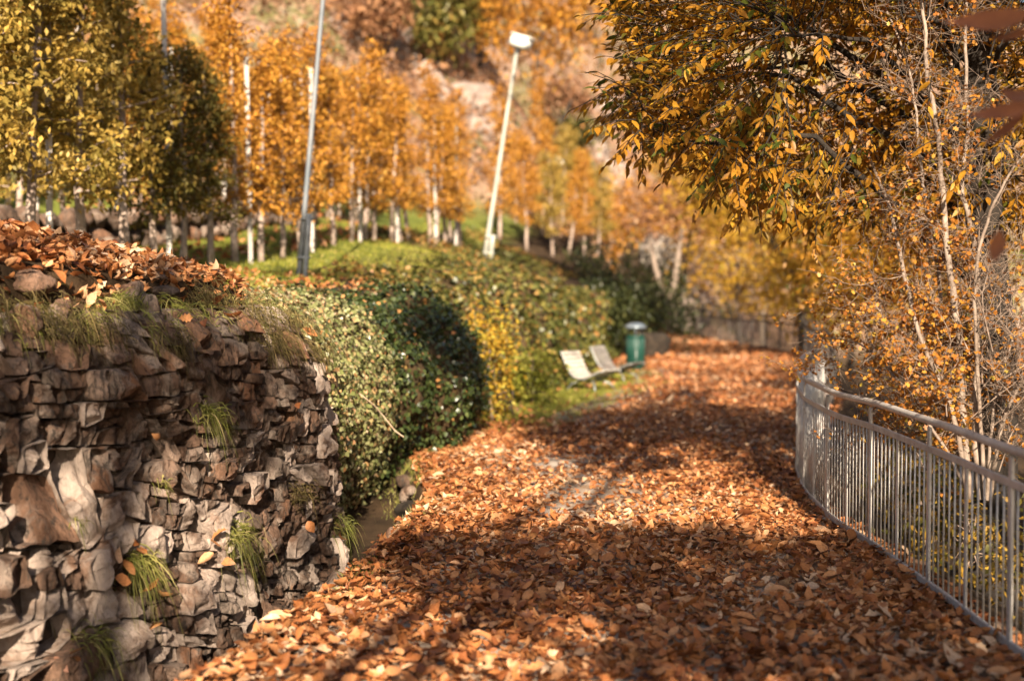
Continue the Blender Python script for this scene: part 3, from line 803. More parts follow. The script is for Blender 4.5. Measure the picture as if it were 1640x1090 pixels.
# ---------------------------------------------------------------- trees: generic pieces
def clumps(ells, nc, per, sig, shell=.6):
    """leaf positions in clumps spread through ellipsoids [(centre, radii, weight)]"""
    w = np.array([e[2] for e in ells], float); w /= w.sum()
    pick = rng.choice(len(ells), nc, p=w)
    d = rng.normal(size=(nc, 3)); d /= np.linalg.norm(d, axis=1)[:, None]
    r = U(shell ** 3, 1, nc) ** (1 / 3) * (1 + rng.normal(0, .09, nc))
    c = np.array([ells[i][0] for i in pick]) + d * r[:, None] * np.array([ells[i][1] for i in pick])
    P = np.repeat(c, per, 0) + rng.normal(0, sig, (nc * per, 3)) * np.array([1, 1, .7])
    return c, P
def foliage(P, size, mat, tint, name='crown', T=None, droop=.5):
    n = len(P)
    M = rot(U(0, 6.28, n), rng.normal(droop, .5, n), rng.normal(0, .6, n))
    V, F, t = scatter(T or T_simple(), P, M, size * U(.65, 1.3, n), tint)
    return mesh_np(name, V, F, mat, t)
def wavy(p0, p1, n=7, amp=.05, seed=0):
    r = np.random.default_rng(seed); f = np.linspace(0, 1, n)[:, None]
    P = np.array(p0) * (1 - f) + np.array(p1) * f
    ln = np.linalg.norm(np.array(p1) - np.array(p0))
    k = np.cumsum(r.normal(0, amp * ln / n ** .5, (n, 3)), 0); k -= f * k[-1]
    return P + k
def tree(name, label, cat, base, trunk_pts, r0, ells, nc, per, leaf, sig, mat, bark, group=None, limbs=10, shell=.5, tb=(2, 2), sides=8, droop=.5):
    """trunk with limbs reaching into a crown of leaf clumps; all points relative to base"""
    root = tag(empty(name, tuple(base)), label, cat, group)
    TP = np.array(trunk_pts, float)
    parts = [tube(TP, np.linspace(r0, r0 * .28, len(TP)), sides)]
    c, P = clumps(ells, nc, per, sig, shell)
    for i in range(limbs):
        tgt_ = c[rng.integers(0, nc)]
        k = rng.integers(len(TP) // 3, len(TP))
        q = TP[k]
        mid = (q + tgt_) / 2 + np.array([0, 0, .12 * np.linalg.norm(tgt_ - q)])
        pts = np.vstack([wavy(q, mid, 4, .06, i), wavy(mid, tgt_, 4, .08, i + 70)[1:]])
        parts.append(tube(pts, np.linspace(r0 * .32, r0 * .06, len(pts)), 5))
    V, F = join(parts)
    link('trunk', mesh_np('trunk', V, F, bark), root)
    t = np.clip(np.repeat(rng.beta(*tb, nc), per) * .6 + rng.beta(*tb, nc * per) * .4, 0, 1)
    link('crown', foliage(P, leaf, mat, t, 'crown', None, droop), root)
    return root

# ---------------------------------------------------------------- orchard
def orchard_proto(h, w, mat, seed, nleaf=1500):
    r = np.random.default_rng(seed)
    TP = wavy((0, 0, -.1), (r.normal(0, .05), r.normal(0, .05), h * .96), 9, .02, seed)
    parts = [tube(TP, np.linspace(.055, .014, 9), 7)]
    cl = []
    for i in range(34):
        z = .72 + (h - .77) * (i + r.uniform(0, 1)) / 34
        k = 1 - .62 * ((z - .55) / (h - .55)) ** 1.3
        a = r.uniform(0, 6.28); ln = w * k * r.uniform(.55, 1.1)
        q = np.array([np.interp(z, TP[:, 2], TP[:, 0]), np.interp(z, TP[:, 2], TP[:, 1]), z])
        e = q + np.array([math.cos(a) * ln, math.sin(a) * ln, ln * r.uniform(-.1, .5)])
        parts.append(tube(wavy(q, e, 4, .1, seed * 40 + i), np.linspace(.014, .004, 4), 4, False))
        for f in (.35, .6, .8, 1.0): cl.append(q * (1 - f) + e * f)
    V, F = join(parts); trunk = mesh_np('trunk', V, F, M_orchtrunk)
    cl = np.array(cl); per = nleaf // len(cl)
    P = np.repeat(cl, per, 0) + r.normal(0, .085, (len(cl) * per, 3))
    t = np.clip(np.repeat(r.beta(2, 2, len(cl)), per) * .55 + r.beta(2, 2, len(P)) * .45, 0, 1)
    return trunk, foliage(P, .078, mat, t)
PG = [orchard_proto(3.1 + .2 * i, .62, M_orch_green, 10 + i, 5000) for i in range(3)]
PD = [orchard_proto(2.9 + .15 * i, .56, M_orch_shaded, 20 + i, 4400) for i in range(2)]
PO = [orchard_proto(3.1 + .25 * i, .47, M_orch_orange, 30 + i, 3500) for i in range(4)]
ordw = 'first second third fourth fifth sixth seventh eighth ninth tenth eleventh twelfth thirteenth fourteenth fifteenth sixteenth seventeenth eighteenth nineteenth twentieth'.split()
def nth(j): return ordw[j] if j < 20 else 'twenty-' + ordw[j - 20]
def put_orchard(x, y, proto, label, group, lean=.03, sc=1.0):
    root = tag(empty('orchard_tree', (x, y, float(gz(x, y)))), label, 'tree', group)
    root.rotation_euler = (rng.normal(0, lean), rng.normal(0, lean), rng.uniform(0, 6.28)); root.scale = (sc, sc, sc)
    link('trunk', proto[0], root); link('crown', proto[1], root)
k = 0
posts = []
for i, y in enumerate(np.arange(14.6, 38.6, 1.02)):
    x = -4.5 + .172 * (y - 20) + rng.normal(0, .05)
    u = 820 + x / y * FPX
    if u < -80: continue
    proto = PD[i % 2] if 225 < u < 345 else (PG[i % 3] if u < 225 else PO[i % 4])
    where = ordw[k] if k < len(ordw) else 'last'
    hue = 'dark olive' if 225 < u < 345 else ('yellow-green' if u < 225 else 'orange')
    lab = f'{hue} fruit tree, {where} from the stone wall side in the front orchard row' if k < 20 else f'orange fruit tree at the far end of the front row, number {"one two three four five six".split()[k-20]} after the twentieth'
    put_orchard(x, y, proto, lab, 'front row of orchard trees', .02, rng.uniform(1.2, 1.32) if u < 225 else rng.uniform(.98, 1.14)); k += 1
    if i % 3 == 1: posts.append((x + .12, y + .4, 3.4 if y > 19 else 4.0, 0))
ROWS = []
for rowi in range(1, 12):
    row = []
    for i, y in enumerate(np.arange(16, 64, 1.25 if rowi < 4 else 1.6)):
        x = -4.5 - 2.9 * rowi + .172 * (y - 20) + rng.normal(0, .1)
        u = 820 + x / y * FPX
        zb = float(gz(x, y)); vt = 462 - (zb + 3.0 - CAM_H) / y * FPX
        lim = np.interp(y, [30, 45, 64], [760, 680, 560])
        if u < -40 or u > lim or vt < -190 or y > 38.5 + rowi * 2.2: continue
        row.append((u, x, y, PO[(i + rowi) % 4] if (u > 170 or rowi > 2) else PG[i % 3]))
        if i % 2 == 0: posts.append((x + .1, y + .5, 3.5, rowi))
    for j, (u, x, y, proto) in enumerate(sorted(row, key=lambda q: q[0])):
        put_orchard(x, y, proto, f'{"orange" if proto in PO else "yellow-green"} fruit tree, {nth(j)} from the left in the {ordw[rowi]} orchard row', f'{ordw[rowi]} row of orchard trees', .03, rng.uniform(.9, 1.15))
for i, (u, y) in enumerate([(885, 46), (912, 48), (935, 50), (958, 53), (845, 45), (868, 50), (900, 55), (800, 44), (825, 50), (940, 57), (975, 58), (850, 57)]):
    x = (u - 820) / FPX * y
    put_orchard(x, y, PO[i % 4] if i % 3 else PG[i % 3], f'{ordw[i]} yellow fruit tree beyond the white-headed lamp post', 'orchard trees beyond the lamp post', .04, rng.uniform(.95, 1.25))
V, F = bbox((0, 0, 0), (.07, .07, 1), .012); pm = mesh_np('orchard_post', V, F, M_concrete, None, False)
posts.sort(key=lambda q: (q[3], q[0] / q[1])); cnt = {}
for x, y, h, rowi in posts:
    cnt[rowi] = cnt.get(rowi, -1) + 1
    o = link('orchard_post', pm, None, (x, y, float(gz(x, y)) + h / 2 - .15)); o.scale = (1, 1, h); o.rotation_euler = (rng.normal(0, .015), rng.normal(0, .015), .2)
    tag(o, f'pale concrete trellis post, {nth(cnt[rowi])} from the left in the {ordw[rowi] if rowi else "front"} orchard row', 'post', f'{ordw[rowi]} row trellis posts')
# retaining wall of grey blocks glimpsed behind the front row trunks
wb = tag(empty('terrace_wall', (-7, 18, 2.3)), 'low grey stone terrace wall behind the front orchard trunks', 'wall')
for i in range(46):
    y = 13 + i * .42; x = -6.6 + .172 * (y - 20)
    for j in range(2):
        o = boulder('stone', (0, 0, 0), (.3, .26, .2), M_stone, 300 + i * 2 + j, None, .3, 8); o.parent = wb
        o.location = np.array([x + rng.normal(0, .05), y + .2 * j, float(gz(x, y)) + .12 + .34 * j]) - np.array(wb.location)

# ---------------------------------------------------------------- lamp posts
def lamp_post(label, base_uv, d, top_uv, r, mat, head, stub_h, extra=1.0):
    b = at(*base_uv, d); b[2] = float(gz(b[0], b[1])) - .05
    t = at(*top_uv, d); t = b + (t - b) * extra
    root = tag(empty('lamp_post', tuple(b)), label, 'lamp post', 'leaning lamp posts')
    ax = (t - b)
    V, F = tube(np.linspace(0, 1, 8)[:, None] * ax, np.linspace(r, r * .72, 8), 12); link('pole', mesh_np('pole', V, F, mat), root)
    s = np.array([r * 2.3, -r, 0])
    V, F = tube(np.linspace(0, 1, 4)[:, None] * ax / np.linalg.norm(ax) * stub_h * np.array([.72, 1, 1]) + s + np.array([0, 0, 0]), r * .95, 10); link('stub_post', mesh_np('stub_post', V, F, mat), root)
    for f in (.35, .92):
        c = ax / np.linalg.norm(ax) * stub_h * f + s * .5
        V, F = bbox(c, (r * 4.4, r * 2.6, .04), .01); link('clamp', mesh_np('clamp', V, F, mat), root)
    if head:
        h = empty('lamp_head', tuple(ax)); h.parent = root; h.rotation_euler = (0, R(18), R(-20)); h.scale = (1.35, 1.35, 1.35)
        V, F = lathe([(.0, -.0), (.05, 0), (.06, .1), (.0, .1)], 12); link('socket', mesh_np('socket', V, F, M_pole_dark), h)
        V, F = bbox((.03, -.02, .2), (.36, .30, .22), .05); link('housing', mesh_np('housing', V, F, M_lamp), h)
        V, F = bbox((.03, 0, .315), (.40, .29, .03), .012); link('cap', mesh_np('cap', V, F, M_lamp), h)
        V, F = bbox((.18, 0, .19), (.04, .2, .15), .01); link('lens', mesh_np('lens', V, F, M_glass), h)
        V, F = bbox((-.17, .02, .17), (.07, .12, .10), .02); link('ballast_box', mesh_np('ballast_box', V, F, M_pole_dark), h)
    return root
lamp_post('dark grey lamp pole leaning over the meadow, its head out of sight', (478, 420), 20, (520, 0), .042, M_pole_dark, True, .95, 1.35)
lamp_post('pale leaning lamp post with a white head at the meadow edge', (775, 405), 35, (827, 88), .065, M_pole, True, .7)
lamp_post('small distant lamp post with a white head among orange trees', (884, 400), 58, (893, 272), .06, M_pole, True, .8)

# ---------------------------------------------------------------- lounge chairs
def chair(label, loc, rz, sc, slat_mat):
    root = tag(empty('lounge_chair', loc, rz), label, 'chair', 'lounge chairs by the ivy bank'); root.scale = (sc,) * 3
    prof = np.array([(-.60, .80), (-.52, .66), (-.44, .50), (-.35, .36), (-.24, .27), (-.08, .235), (.1, .26), (.26, .32), (.42, .39), (.56, .42)])
    Ls = np.concatenate([[0], np.cumsum(np.linalg.norm(np.diff(prof, axis=0), axis=1))])
    fine = np.linspace(0, Ls[-1], 40); fx = np.interp(fine, Ls, prof[:, 0]); fz = np.interp(fine, Ls, prof[:, 1])
    for s in (-1, 1):
        V, F = tube(np.stack([fx, np.full(40, s * .29), fz], 1), .018, 8); link('side_rail', mesh_np('side_rail', V, F, M_chairmetal), root)
    ns = 15
    for i in range(ns):
        f = (i + .5) / ns * Ls[-1]; x, z = np.interp(f, Ls, prof[:, 0]), np.interp(f, Ls, prof[:, 1])
        x2, z2 = np.interp(f + .02, Ls, prof[:, 0]), np.interp(f + .02, Ls, prof[:, 1])
        a_ = math.atan2(z2 - z, x2 - x)
        V, F = bbox((0, 0, 0), (.083, .60, .022), .006); o = link('slat', mesh_np('slat', V, F, slat_mat, None, False), root, (x - math.sin(a_) * .022, 0, z + math.cos(a_) * .022)); o.rotation_euler = (0, -a_, 0)
    for sx, sy in ((-1, -1), (-1, 1), (1, -1), (1, 1)):
        P = np.array([(0.02, sy * .04, .2), (sx * .14, sy * .14, .205), (sx * .30, sy * .27, .14), (sx * .38, sy * .34, 0)])
        V, F = tube(P, .02, 8); link('leg', mesh_np('leg', V, F, M_chairmetal), root)
    V, F = tube([(0.02, -.29, .225), (0.02, 0, .205), (0.02, .29, .225)], .02, 8); link('cross_bar', mesh_np('cross_bar', V, F, M_chairmetal), root)
    V, F = tube([(-.28, .0, .3), (-.42, .0, .02)], .02, 8); link('rear_stay', mesh_np('rear_stay', V, F, slat_mat), root)
    return root
p = at(947, 622, 27.6); chair('white slatted lounge chair, nearer of the two on the grass', (p[0], p[1], float(gz(p[0], p[1]))), R(-42), .92, M_slat)
p = at(990, 603, 30.8); chair('greyish slatted lounge chair beside the green litter bin', (p[0], p[1], float(gz(p[0], p[1]))), R(-36), .92, M_slat_shaded)

# ---------------------------------------------------------------- litter bin
p = at(1018, 593, 34.2)
root = tag(empty('litter_bin', (p[0], p[1], float(gz(p[0], p[1])))), 'dark green cylindrical litter bin with grey domed lid', 'bin')
V, F = lathe([(0, .02), (.2, .02), (.21, .08), (.205, .84), (.185, .84), (.185, .1), (0, .1)], 28); link('body', mesh_np('body', V, F, M_bin), root)
V, F = lathe([(.16, 0), (.19, 0), (.19, .05), (.16, .05)], 24); link('foot_ring', mesh_np('foot_ring', V, F, M_binlid), root)
for i in range(18):
    a_ = i / 18 * 6.283; V, F = bbox((0, 0, .46), (.018, .05, .72), .006); o = link('stave', mesh_np('stave', V, F, M_bin), root, (.215 * math.cos(a_), .215 * math.sin(a_), 0)); o.rotation_euler = (0, 0, a_)
for z in (.14, .80):
    V, F = lathe([(.222, z - .025), (.236, z - .02), (.236, z + .02), (.222, z + .025)], 28); link('hoop', mesh_np('hoop', V, F, M_bin), root)
for a_ in (.4, 2.5, 4.6):
    V, F = tube([(.17 * math.cos(a_), .17 * math.sin(a_), .8), (.17 * math.cos(a_), .17 * math.sin(a_), 1.04)], .014, 6); link('lid_support', mesh_np('lid_support', V, F, M_binlid), root)
V, F = lathe([(.0, 1.0), (.25, 1.0), (.27, 1.02), (.26, 1.06), (.18, 1.12), (.08, 1.145), (0, 1.15)], 28); link('lid', mesh_np('lid', V, F, M_binlid), root)

# ---------------------------------------------------------------- railings
def fence_curve(y0, y1, extra=None):
    y = np.arange(y0, y1, .04); P = np.stack([Xf(y), y], 1)
    s = np.concatenate([[0], np.cumsum(np.linalg.norm(np.diff(P, axis=0), axis=1))])
    return P, s
def rail_sweep(P, z, w, h, mat, name, parent, rnd=False):
    P3 = np.column_stack([P, gz(P[:, 0] - .1, P[:, 1]) * .6 + z])
    if rnd: V, F = tube(P3, w / 2, 14)
    else:
        T = np.gradient(P, axis=0); T /= np.linalg.norm(T, axis=1)[:, None]; N = np.stack([T[:, 1], -T[:, 0]], 1)
        b = .005; sec = [(-w / 2 + b, -h / 2), (w / 2 - b, -h / 2), (w / 2, -h / 2 + b), (w / 2, h / 2 - b), (w / 2 - b, h / 2), (-w / 2 + b, h / 2), (-w / 2, h / 2 - b), (-w / 2, -h / 2 + b)]
        V = np.array([[(p[0] + n_[0] * a_, p[1] + n_[1] * a_, p[2] + c_) for a_, c_ in sec] for p, n_ in zip(P3, N)]).reshape(-1, 3)
        F = [(i * 8 + j, i * 8 + (j + 1) % 8, i * 8 + 8 + (j + 1) % 8, i * 8 + 8 + j) for i in range(len(P) - 1) for j in range(8)]
    o = link(name, mesh_np(name, V, np.array(F), mat, None, rnd)); place(o, parent); return o
P, s = fence_curve(4.6, 21.6)
root = tag(empty('railing', (float(P[0, 0]), float(P[0, 1]), 0)), 'curving galvanised steel railing with thin balusters along the path edge', 'railing')
sub = slice(None, None, 5)
rail_sweep(P[sub], 1.12, .05, 0, M_zinc, 'handrail', root, True)
rail_sweep(P[sub], .94, .022, .045, M_zinc, 'upper_rail', root)
rail_sweep(P[sub], .07, .022, .05, M_zinc, 'lower_rail', root)
mp_ = mesh_np('post', *bbox((0, 0, .52), (.05, .02, 1.12), .004), M_zinc, None, False)
ip_ = mesh_np('mid_post', *bbox((0, 0, .50), (.036, .016, .84), .004), M_zinc, None, False)
V, F = tube([(0, 0, .08), (0, 0, .92)], .006, 8); bl_ = mesh_np('baluster', V, F, M_zinc)
fp_ = mesh_np('foot_plate', *join([bbox((0, 0, .03), (.13, .10, .012), .003), bbox((-.05, -.03, .042), (.018, .018, .016), .004), bbox((.05, -.03, .042), (.018, .018, .016), .004)]), M_zinc, None, False)
s0 = np.interp(7.6, P[:, 1], s) - 1.5 * 2
step = 1.5 / 14; i = 0
while s0 + i * step < s[-1]:
    ss0 = s0 + i * step
    if ss0 > 0:
        x, y = np.interp(ss0, s, P[:, 0]), np.interp(ss0, s, P[:, 1]); x2, y2 = np.interp(ss0 + .05, s, P[:, 0]), np.interp(ss0 + .05, s, P[:, 1])
        nm, me, off = ('post', mp_, .02) if i % 14 == 0 else (('mid_post', ip_, 0) if i % 14 == 7 else ('baluster', bl_, 0))
        o = link(nm, me, root, (x - root.location[0] + (0 if off == 0 else -.0), y - root.location[1], float(gz(x - .1, y)) * .6)); o.rotation_euler = (0, 0, math.atan2(y2 - y, x2 - x))
    if ss0 > 0 and i % 14 == 0:
        o = link('foot_plate', fp_, root, (x - root.location[0], y - root.location[1], float(gz(x - .1, y)) * .6)); o.rotation_euler = (0, 0, math.atan2(y2 - y, x2 - x))
    i += 1
# the same railing farther on, past the shrub and round the bend
P, s = fence_curve(21.9, 58)
root = tag(empty('railing', (float(P[0, 0]), float(P[0, 1]), 0)), 'far dark railing closing the bend of the path', 'railing')
sub = slice(None, None, 10)
rail_sweep(P[sub], 1.10, .056, 0, M_zinc_shaded, 'handrail', root, True); rail_sweep(P[sub], .93, .022, .058, M_zinc_shaded, 'upper_rail', root); rail_sweep(P[sub], .07, .022, .05, M_zinc_shaded, 'lower_rail', root)
mpd_ = mp_.copy(); mpd_.materials.clear(); mpd_.materials.append(M_zinc_shaded)
bl = []
bV, bF = tube([(0, 0, .08), (0, 0, .92)], .009, 5, False)
i = 0
while .3 + i * step < s[-1]:
    x, y = np.interp(.3 + i * step, s, P[:, 0]), np.interp(.3 + i * step, s, P[:, 1])
    if i % 14 == 0: link('post', mpd_, root, (x - root.location[0], y - root.location[1], 0))
    else: bl.append((bV + np.array([x, y, float(gz(x - .1, y)) * .6]), bF))
    i += 1
V, F = join(bl); o = link('balusters', mesh_np('balusters', V, F, M_zinc_shaded)); place(o, root); o['kind'] = 'stuff'
V, F = bbox((0, 0, .62), (.24, .24, 1.5), .02); o = link('corner_post', mesh_np('corner_post', V, F, M_darkwood), root, (8.5 - root.location[0], 41.6 - root.location[1], 0)); o['label'] = 'thick dark corner post of the far railing'

# ---------------------------------------------------------------- multi-stemmed hawthorn at the railing
HD = 10.2
hroot = tag(empty('hawthorn', tuple(at(1550, 760, HD))), 'multi-stemmed hawthorn with pale stems and small orange leaves behind the railing', 'shrub')
hb = np.array(hroot.location)
stems = [
    ([(1552, 790), (1540, 690), (1500, 600), (1466, 520), (1442, 415), (1430, 353), (1413, 305), (1380, 234), (1358, 181), (1342, 124), (1330, 60), (1322, 0)], .020, -.3),
    ([(1556, 800), (1545, 680), (1540, 600), (1535, 520), (1520, 443), (1513, 353), (1504, 286), (1501, 219), (1489, 162), (1477, 105), (1480, 67), (1468, 0), (1462, -80)], .030, .0),
    ([(1575, 800), (1562, 680), (1566, 600), (1566, 520), (1563, 429), (1559, 382), (1540, 315), (1535, 281), (1549, 224), (1544, 157), (1540, 72), (1542, 0), (1546, -80)], .027, .2),
    ([(1550, 780), (1520, 640), (1508, 560), (1508, 505), (1504, 429), (1485, 362), (1478, 296), (1468, 248), (1462, 150), (1440, 70), (1400, -10)], .019, .45),
    ([(1580, 800), (1570, 620), (1556, 440), (1580, 343), (1616, 277), (1650, 230), (1700, 180)], .016, -.25),
    ([(1560, 800), (1500, 690), (1450, 620), (1400, 560), (1350, 540), (1310, 548)], .013, -.5),
    ([(1590, 800), (1600, 690), (1640, 600), (1690, 540)], .018, -.2),
    ([(1585, 800), (1590, 650), (1615, 560), (1650, 470), (1690, 420)], .015, .3),
    ([(1560, 790), (1470, 640), (1430, 560), (1405, 480), (1395, 430)], .012, .5),
]
spine = []
def behind(u, d): return max(d, 2.86 / ((u - 820) / FPX))     # stays outside the railing
for k, (pl, r0, dd) in enumerate(stems):
    n = len(pl)
    W = np.array([at(u, v, behind(u, HD + dd * (i / (n - 1)) * 1.6 + rng.normal(0, .03))) for i, (u, v) in enumerate(pl)])
    f = np.linspace(0, n - 1, n * 4); W = np.stack([np.interp(f, np.arange(n), W[:, j]) for j in range(3)], 1)
    W[2:-2] = (W[:-4] + W[1:-3] + W[2:-2] + W[3:-1] + W[4:]) / 5
    W = W + rng.normal(0, .004, W.shape)
    rad = np.linspace(r0, r0 * .35, len(W))
    V, F = tube(W - hb, rad, 8); link('stem', mesh_np('stem', V, F, M_bark_pale), hroot)
    spine.append((W, rad))
tw, LP, LT = [], [], []
def twig(p, d, ln, r, depth):
    pts = [p]; q = p.copy(); d = d / np.linalg.norm(d)
    n = 5
    for i in range(n):
        d = d + rng.normal(0, .22, 3); d /= np.linalg.norm(d); q = q + d * ln / n; pts.append(q.copy())
    pts = np.array(pts)
    tw.append(tube(pts, np.linspace(r, max(r * .35, .0012), n + 1), 4, False))
    low = sstep(2.6, 1.5, pts[-1][2])
    if depth <= 1:
        for i in range(1, n + 1):
            if rng.random() < .07 + .12 * low:
                m = rng.integers(2, 6) if pts[i][0] / pts[i][1] < .325 or rng.random() < .25 else 0; LP.append(pts[i] + rng.normal(0, .022, (m, 3)))
    if depth > 0:
        for i in range(1, n + 1):
            for _ in range(1 if rng.random() < .75 else 2):
                dd = d + rng.normal(0, .8, 3)
                twig(pts[i], dd, ln * rng.uniform(.4, .7), max(r * .55, .0015), depth - 1)
for k, (W, rad) in enumerate(spine):
    for i in range(6, len(W), 2):
        if rng.random() < .72:
            t_ = W[min(i + 1, len(W) - 1)] - W[i - 1]
            d = t_ / np.linalg.norm(t_) * .6 + rng.normal(0, .7, 3) * np.array([1, .9, .7]) + np.array([-.2, 0, .1])
            twig(W[i], d, rng.uniform(.25, .6), max(rad[i] * .3, .0035), 2)
for i in range(46):          # the bushy skirt above the railing
    u_ = rng.uniform(1380, 1640); p = at(u_, rng.uniform(540, 760), behind(u_ - 40, HD + rng.uniform(-.5, .9)))
    twig(p, np.array([rng.normal(.1, .4), rng.normal(.15, .5), rng.uniform(.2, 1)]), rng.uniform(.4, .75), .006, 2)
V, F = join(tw); link('twigs', mesh_np('twigs', V - hb, F, M_twig), hroot)['kind'] = 'stuff'
LPn = np.concatenate(LP)
def T_lobed():
    a = [(0, 0, 0), (.3, .12, .02), (.35, .42, .06), (.55, .2, .03), (.75, .34, .05), (1, 0, -.05)]
    V = a + [(x, -y, z) for x, y, z in a[1:5]] + [(.5, 0, .0)]
    F = [(0, 10, 1), (1, 10, 2), (2, 10, 3), (3, 10, 4), (4, 10, 5), (0, 6, 10), (6, 7, 10), (7, 8, 10), (8, 9, 10), (9, 5, 10)]
    return np.array(V, float), np.array(F)
link('foliage', foliage(LPn - hb, .04, M_hawthorn, np.clip(rng.beta(2.2, 2, len(LPn)), 0, .93), 'foliage', T_lobed()), hroot)

# ---------------------------------------------------------------- big chestnut overhead on the right
cb = np.array([3.95, 11.6, -.6])
croot = tag(empty('chestnut_tree', tuple(cb)), 'large chestnut with dark trunk and low spreading orange and green branches', 'tree')
TP = np.array([(0, 0, 0), (-.02, .02, .8), (.03, 0, 1.7), (-.02, .05, 2.6), (-.1, .1, 3.6), (-.15, .1, 4.8), (-.1, .2, 6.4), (0, .3, 8.4)])
f = np.linspace(0, 7, 28); TPf = np.stack([np.interp(f, np.arange(8), TP[:, j]) for j in range(3)], 1) + rng.normal(0, .008, (28, 3))
V, F = tube(TPf, np.linspace(.19, .07, 28) + .07 * np.exp(-np.linspace(0, 8, 28)), 14); link('trunk', mesh_np('trunk', V, F, M_bark_dark), croot)
def in_canopy(u, v):
    lim = np.interp(u, [960, 985, 1010, 1045, 1100, 1130, 1200, 1300, 1400, 1500, 1640, 1800], [140, 165, 200, 235, 245, 285, 310, 350, 345, 340, 370, 390])
    left = np.interp(v, [-200, -40, 20, 60, 90, 140, 170, 200, 240, 300, 400], [960, 985, 1000, 1015, 1030, 975, 985, 1020, 1035, 1130, 1400])
    return (v < lim) & (u > left)
limb_ends = [(1010, 150, 11.5), (1030, 60, 12.5), (1060, 235, 11), (1130, 120, 13), (1180, 280, 12), (1250, 60, 10.5), (1300, 330, 13.5), (1330, 150, 12.5), (1420, 300, 13), (1450, 30, 10), (1150, -60, 11.5), (1050, -80, 13), (1300, -80, 12), (1620, 60, 9.5), (1630, 250, 12.5), (1540, 180, 13), (1200, -350, 12), (1400, -500, 12.5), (1650, -350, 11.5), (1550, -650, 13)]
limbs, lpts = [], []
for i, (u, v, d) in enumerate(limb_ends):
    e = at(u, v, d) - cb; k = rng.integers(9, 22); q = TPf[k]
    q = TPf[int(np.clip(np.interp(e[2] - .3 * np.linalg.norm(e[:2]), TPf[:, 2], np.arange(28)), 6, 24))]
    mid = q * .45 + e * .55 + np.array([0, 0, .18 * np.linalg.norm(e - q)])
    pts = np.vstack([wavy(q, mid, 7, .05, i), wavy(mid, e, 7, .06, i + 33)[1:]])
    limbs.append(tube(pts, np.linspace(.036, .007, len(pts)), 7)); lpts.append(pts[4:])
lp = np.concatenate(lpts)
CP, CX, CT = [], [], []
n = 0
while n < 4000:
    high = n > 3400
    d = rng.uniform(9.8, 15.5); u = rng.uniform(960, 1760); v = rng.uniform(-190, 380) if not high else rng.uniform(-720, -190)
    if not high and not in_canopy(u, v): continue
    if d < 11.3 and 1270 < u and v > -40 and rng.random() < .93: continue
    e = at(u, v, d) - cb
    j = np.argmin(np.linalg.norm(lp - e, axis=1)); src = lp[j]
    dist = np.linalg.norm(src - e)
    if (dist > 1.7 and not high) or rng.random() < .10 * dist: continue
    n += 1
    dirv = (e - src) / (dist + 1e-6); dirv = dirv + np.array([-.5, -.15, .05]) + rng.normal(0, .35, 3); dirv /= np.linalg.norm(dirv)
    ln = rng.uniform(.25, .5)
    if rng.random() < .12:
        limbs.append(tube(np.vstack([wavy(src, e, 6, .12, n)]), np.linspace(.007, .003, 6), 4, False))
    tip = e + dirv * ln + np.array([0, 0, -.1 * ln]); limbs.append(tube(np.array([e, (e + tip) / 2 + [0, 0, .02], tip]), [.005, .004, .002], 4, False))
    nl = rng.integers(6, 11); tb = rng.beta(2.2, 2.0)
    if d > 13 or u > 1480: tb = min(1, tb + .12)
    if u < 1300 and rng.random() < .35: tb *= .5
    for q in range(nl):
        ff = (q + .6) / nl
        CP.append(e * (1 - ff) + tip * ff); sd = 1 if q % 2 else -1
        lat = np.cross(dirv, [0, 0, 1.0]); lat /= np.linalg.norm(lat) + 1e-6
        CX.append(dirv * (.35 + ff * .5) + lat * sd * (.85 - .4 * ff) + np.array([0, 0, -.45]) + rng.normal(0, .2, 3)); CT.append(np.clip(tb * .75 + rng.beta(2, 2) * .3 - .02, 0, 1))
V, F = join(limbs); link('limbs', mesh_np('limbs', V, F, M_bark_dark), croot)
CP = np.array(CP); CX = np.array(CX); CX /= np.linalg.norm(CX, axis=1)[:, None]
def leaf_frames(X, up=(0, 0, 1.0), j=.45):
    N = np.tile(np.array(up), (len(X), 1)) + rng.normal(0, j, X.shape); N = N - X * np.sum(N * X, 1)[:, None]; N /= np.linalg.norm(N, axis=1)[:, None] + 1e-9
    return np.stack([X, np.cross(N, X), N], -1)
TC = np.array([(0, 0, 0), (.25, .17, .03), (.6, .17, .01), (1, 0, -.12), (.6, -.17, .01), (.25, -.17, .03), (.3, 0, -.01), (.65, 0, -.04)], float), np.array([(0, 6, 1), (1, 6, 7), (1, 7, 2), (2, 7, 3), (0, 5, 6), (5, 7, 6), (5, 4, 7), (4, 3, 7)])
V, F, t = scatter(TC, CP, leaf_frames(CX), U(.07, .13, len(CP)), np.array(CT))
link('crown', mesh_np('crown', V, F, M_chestnut, t), croot)

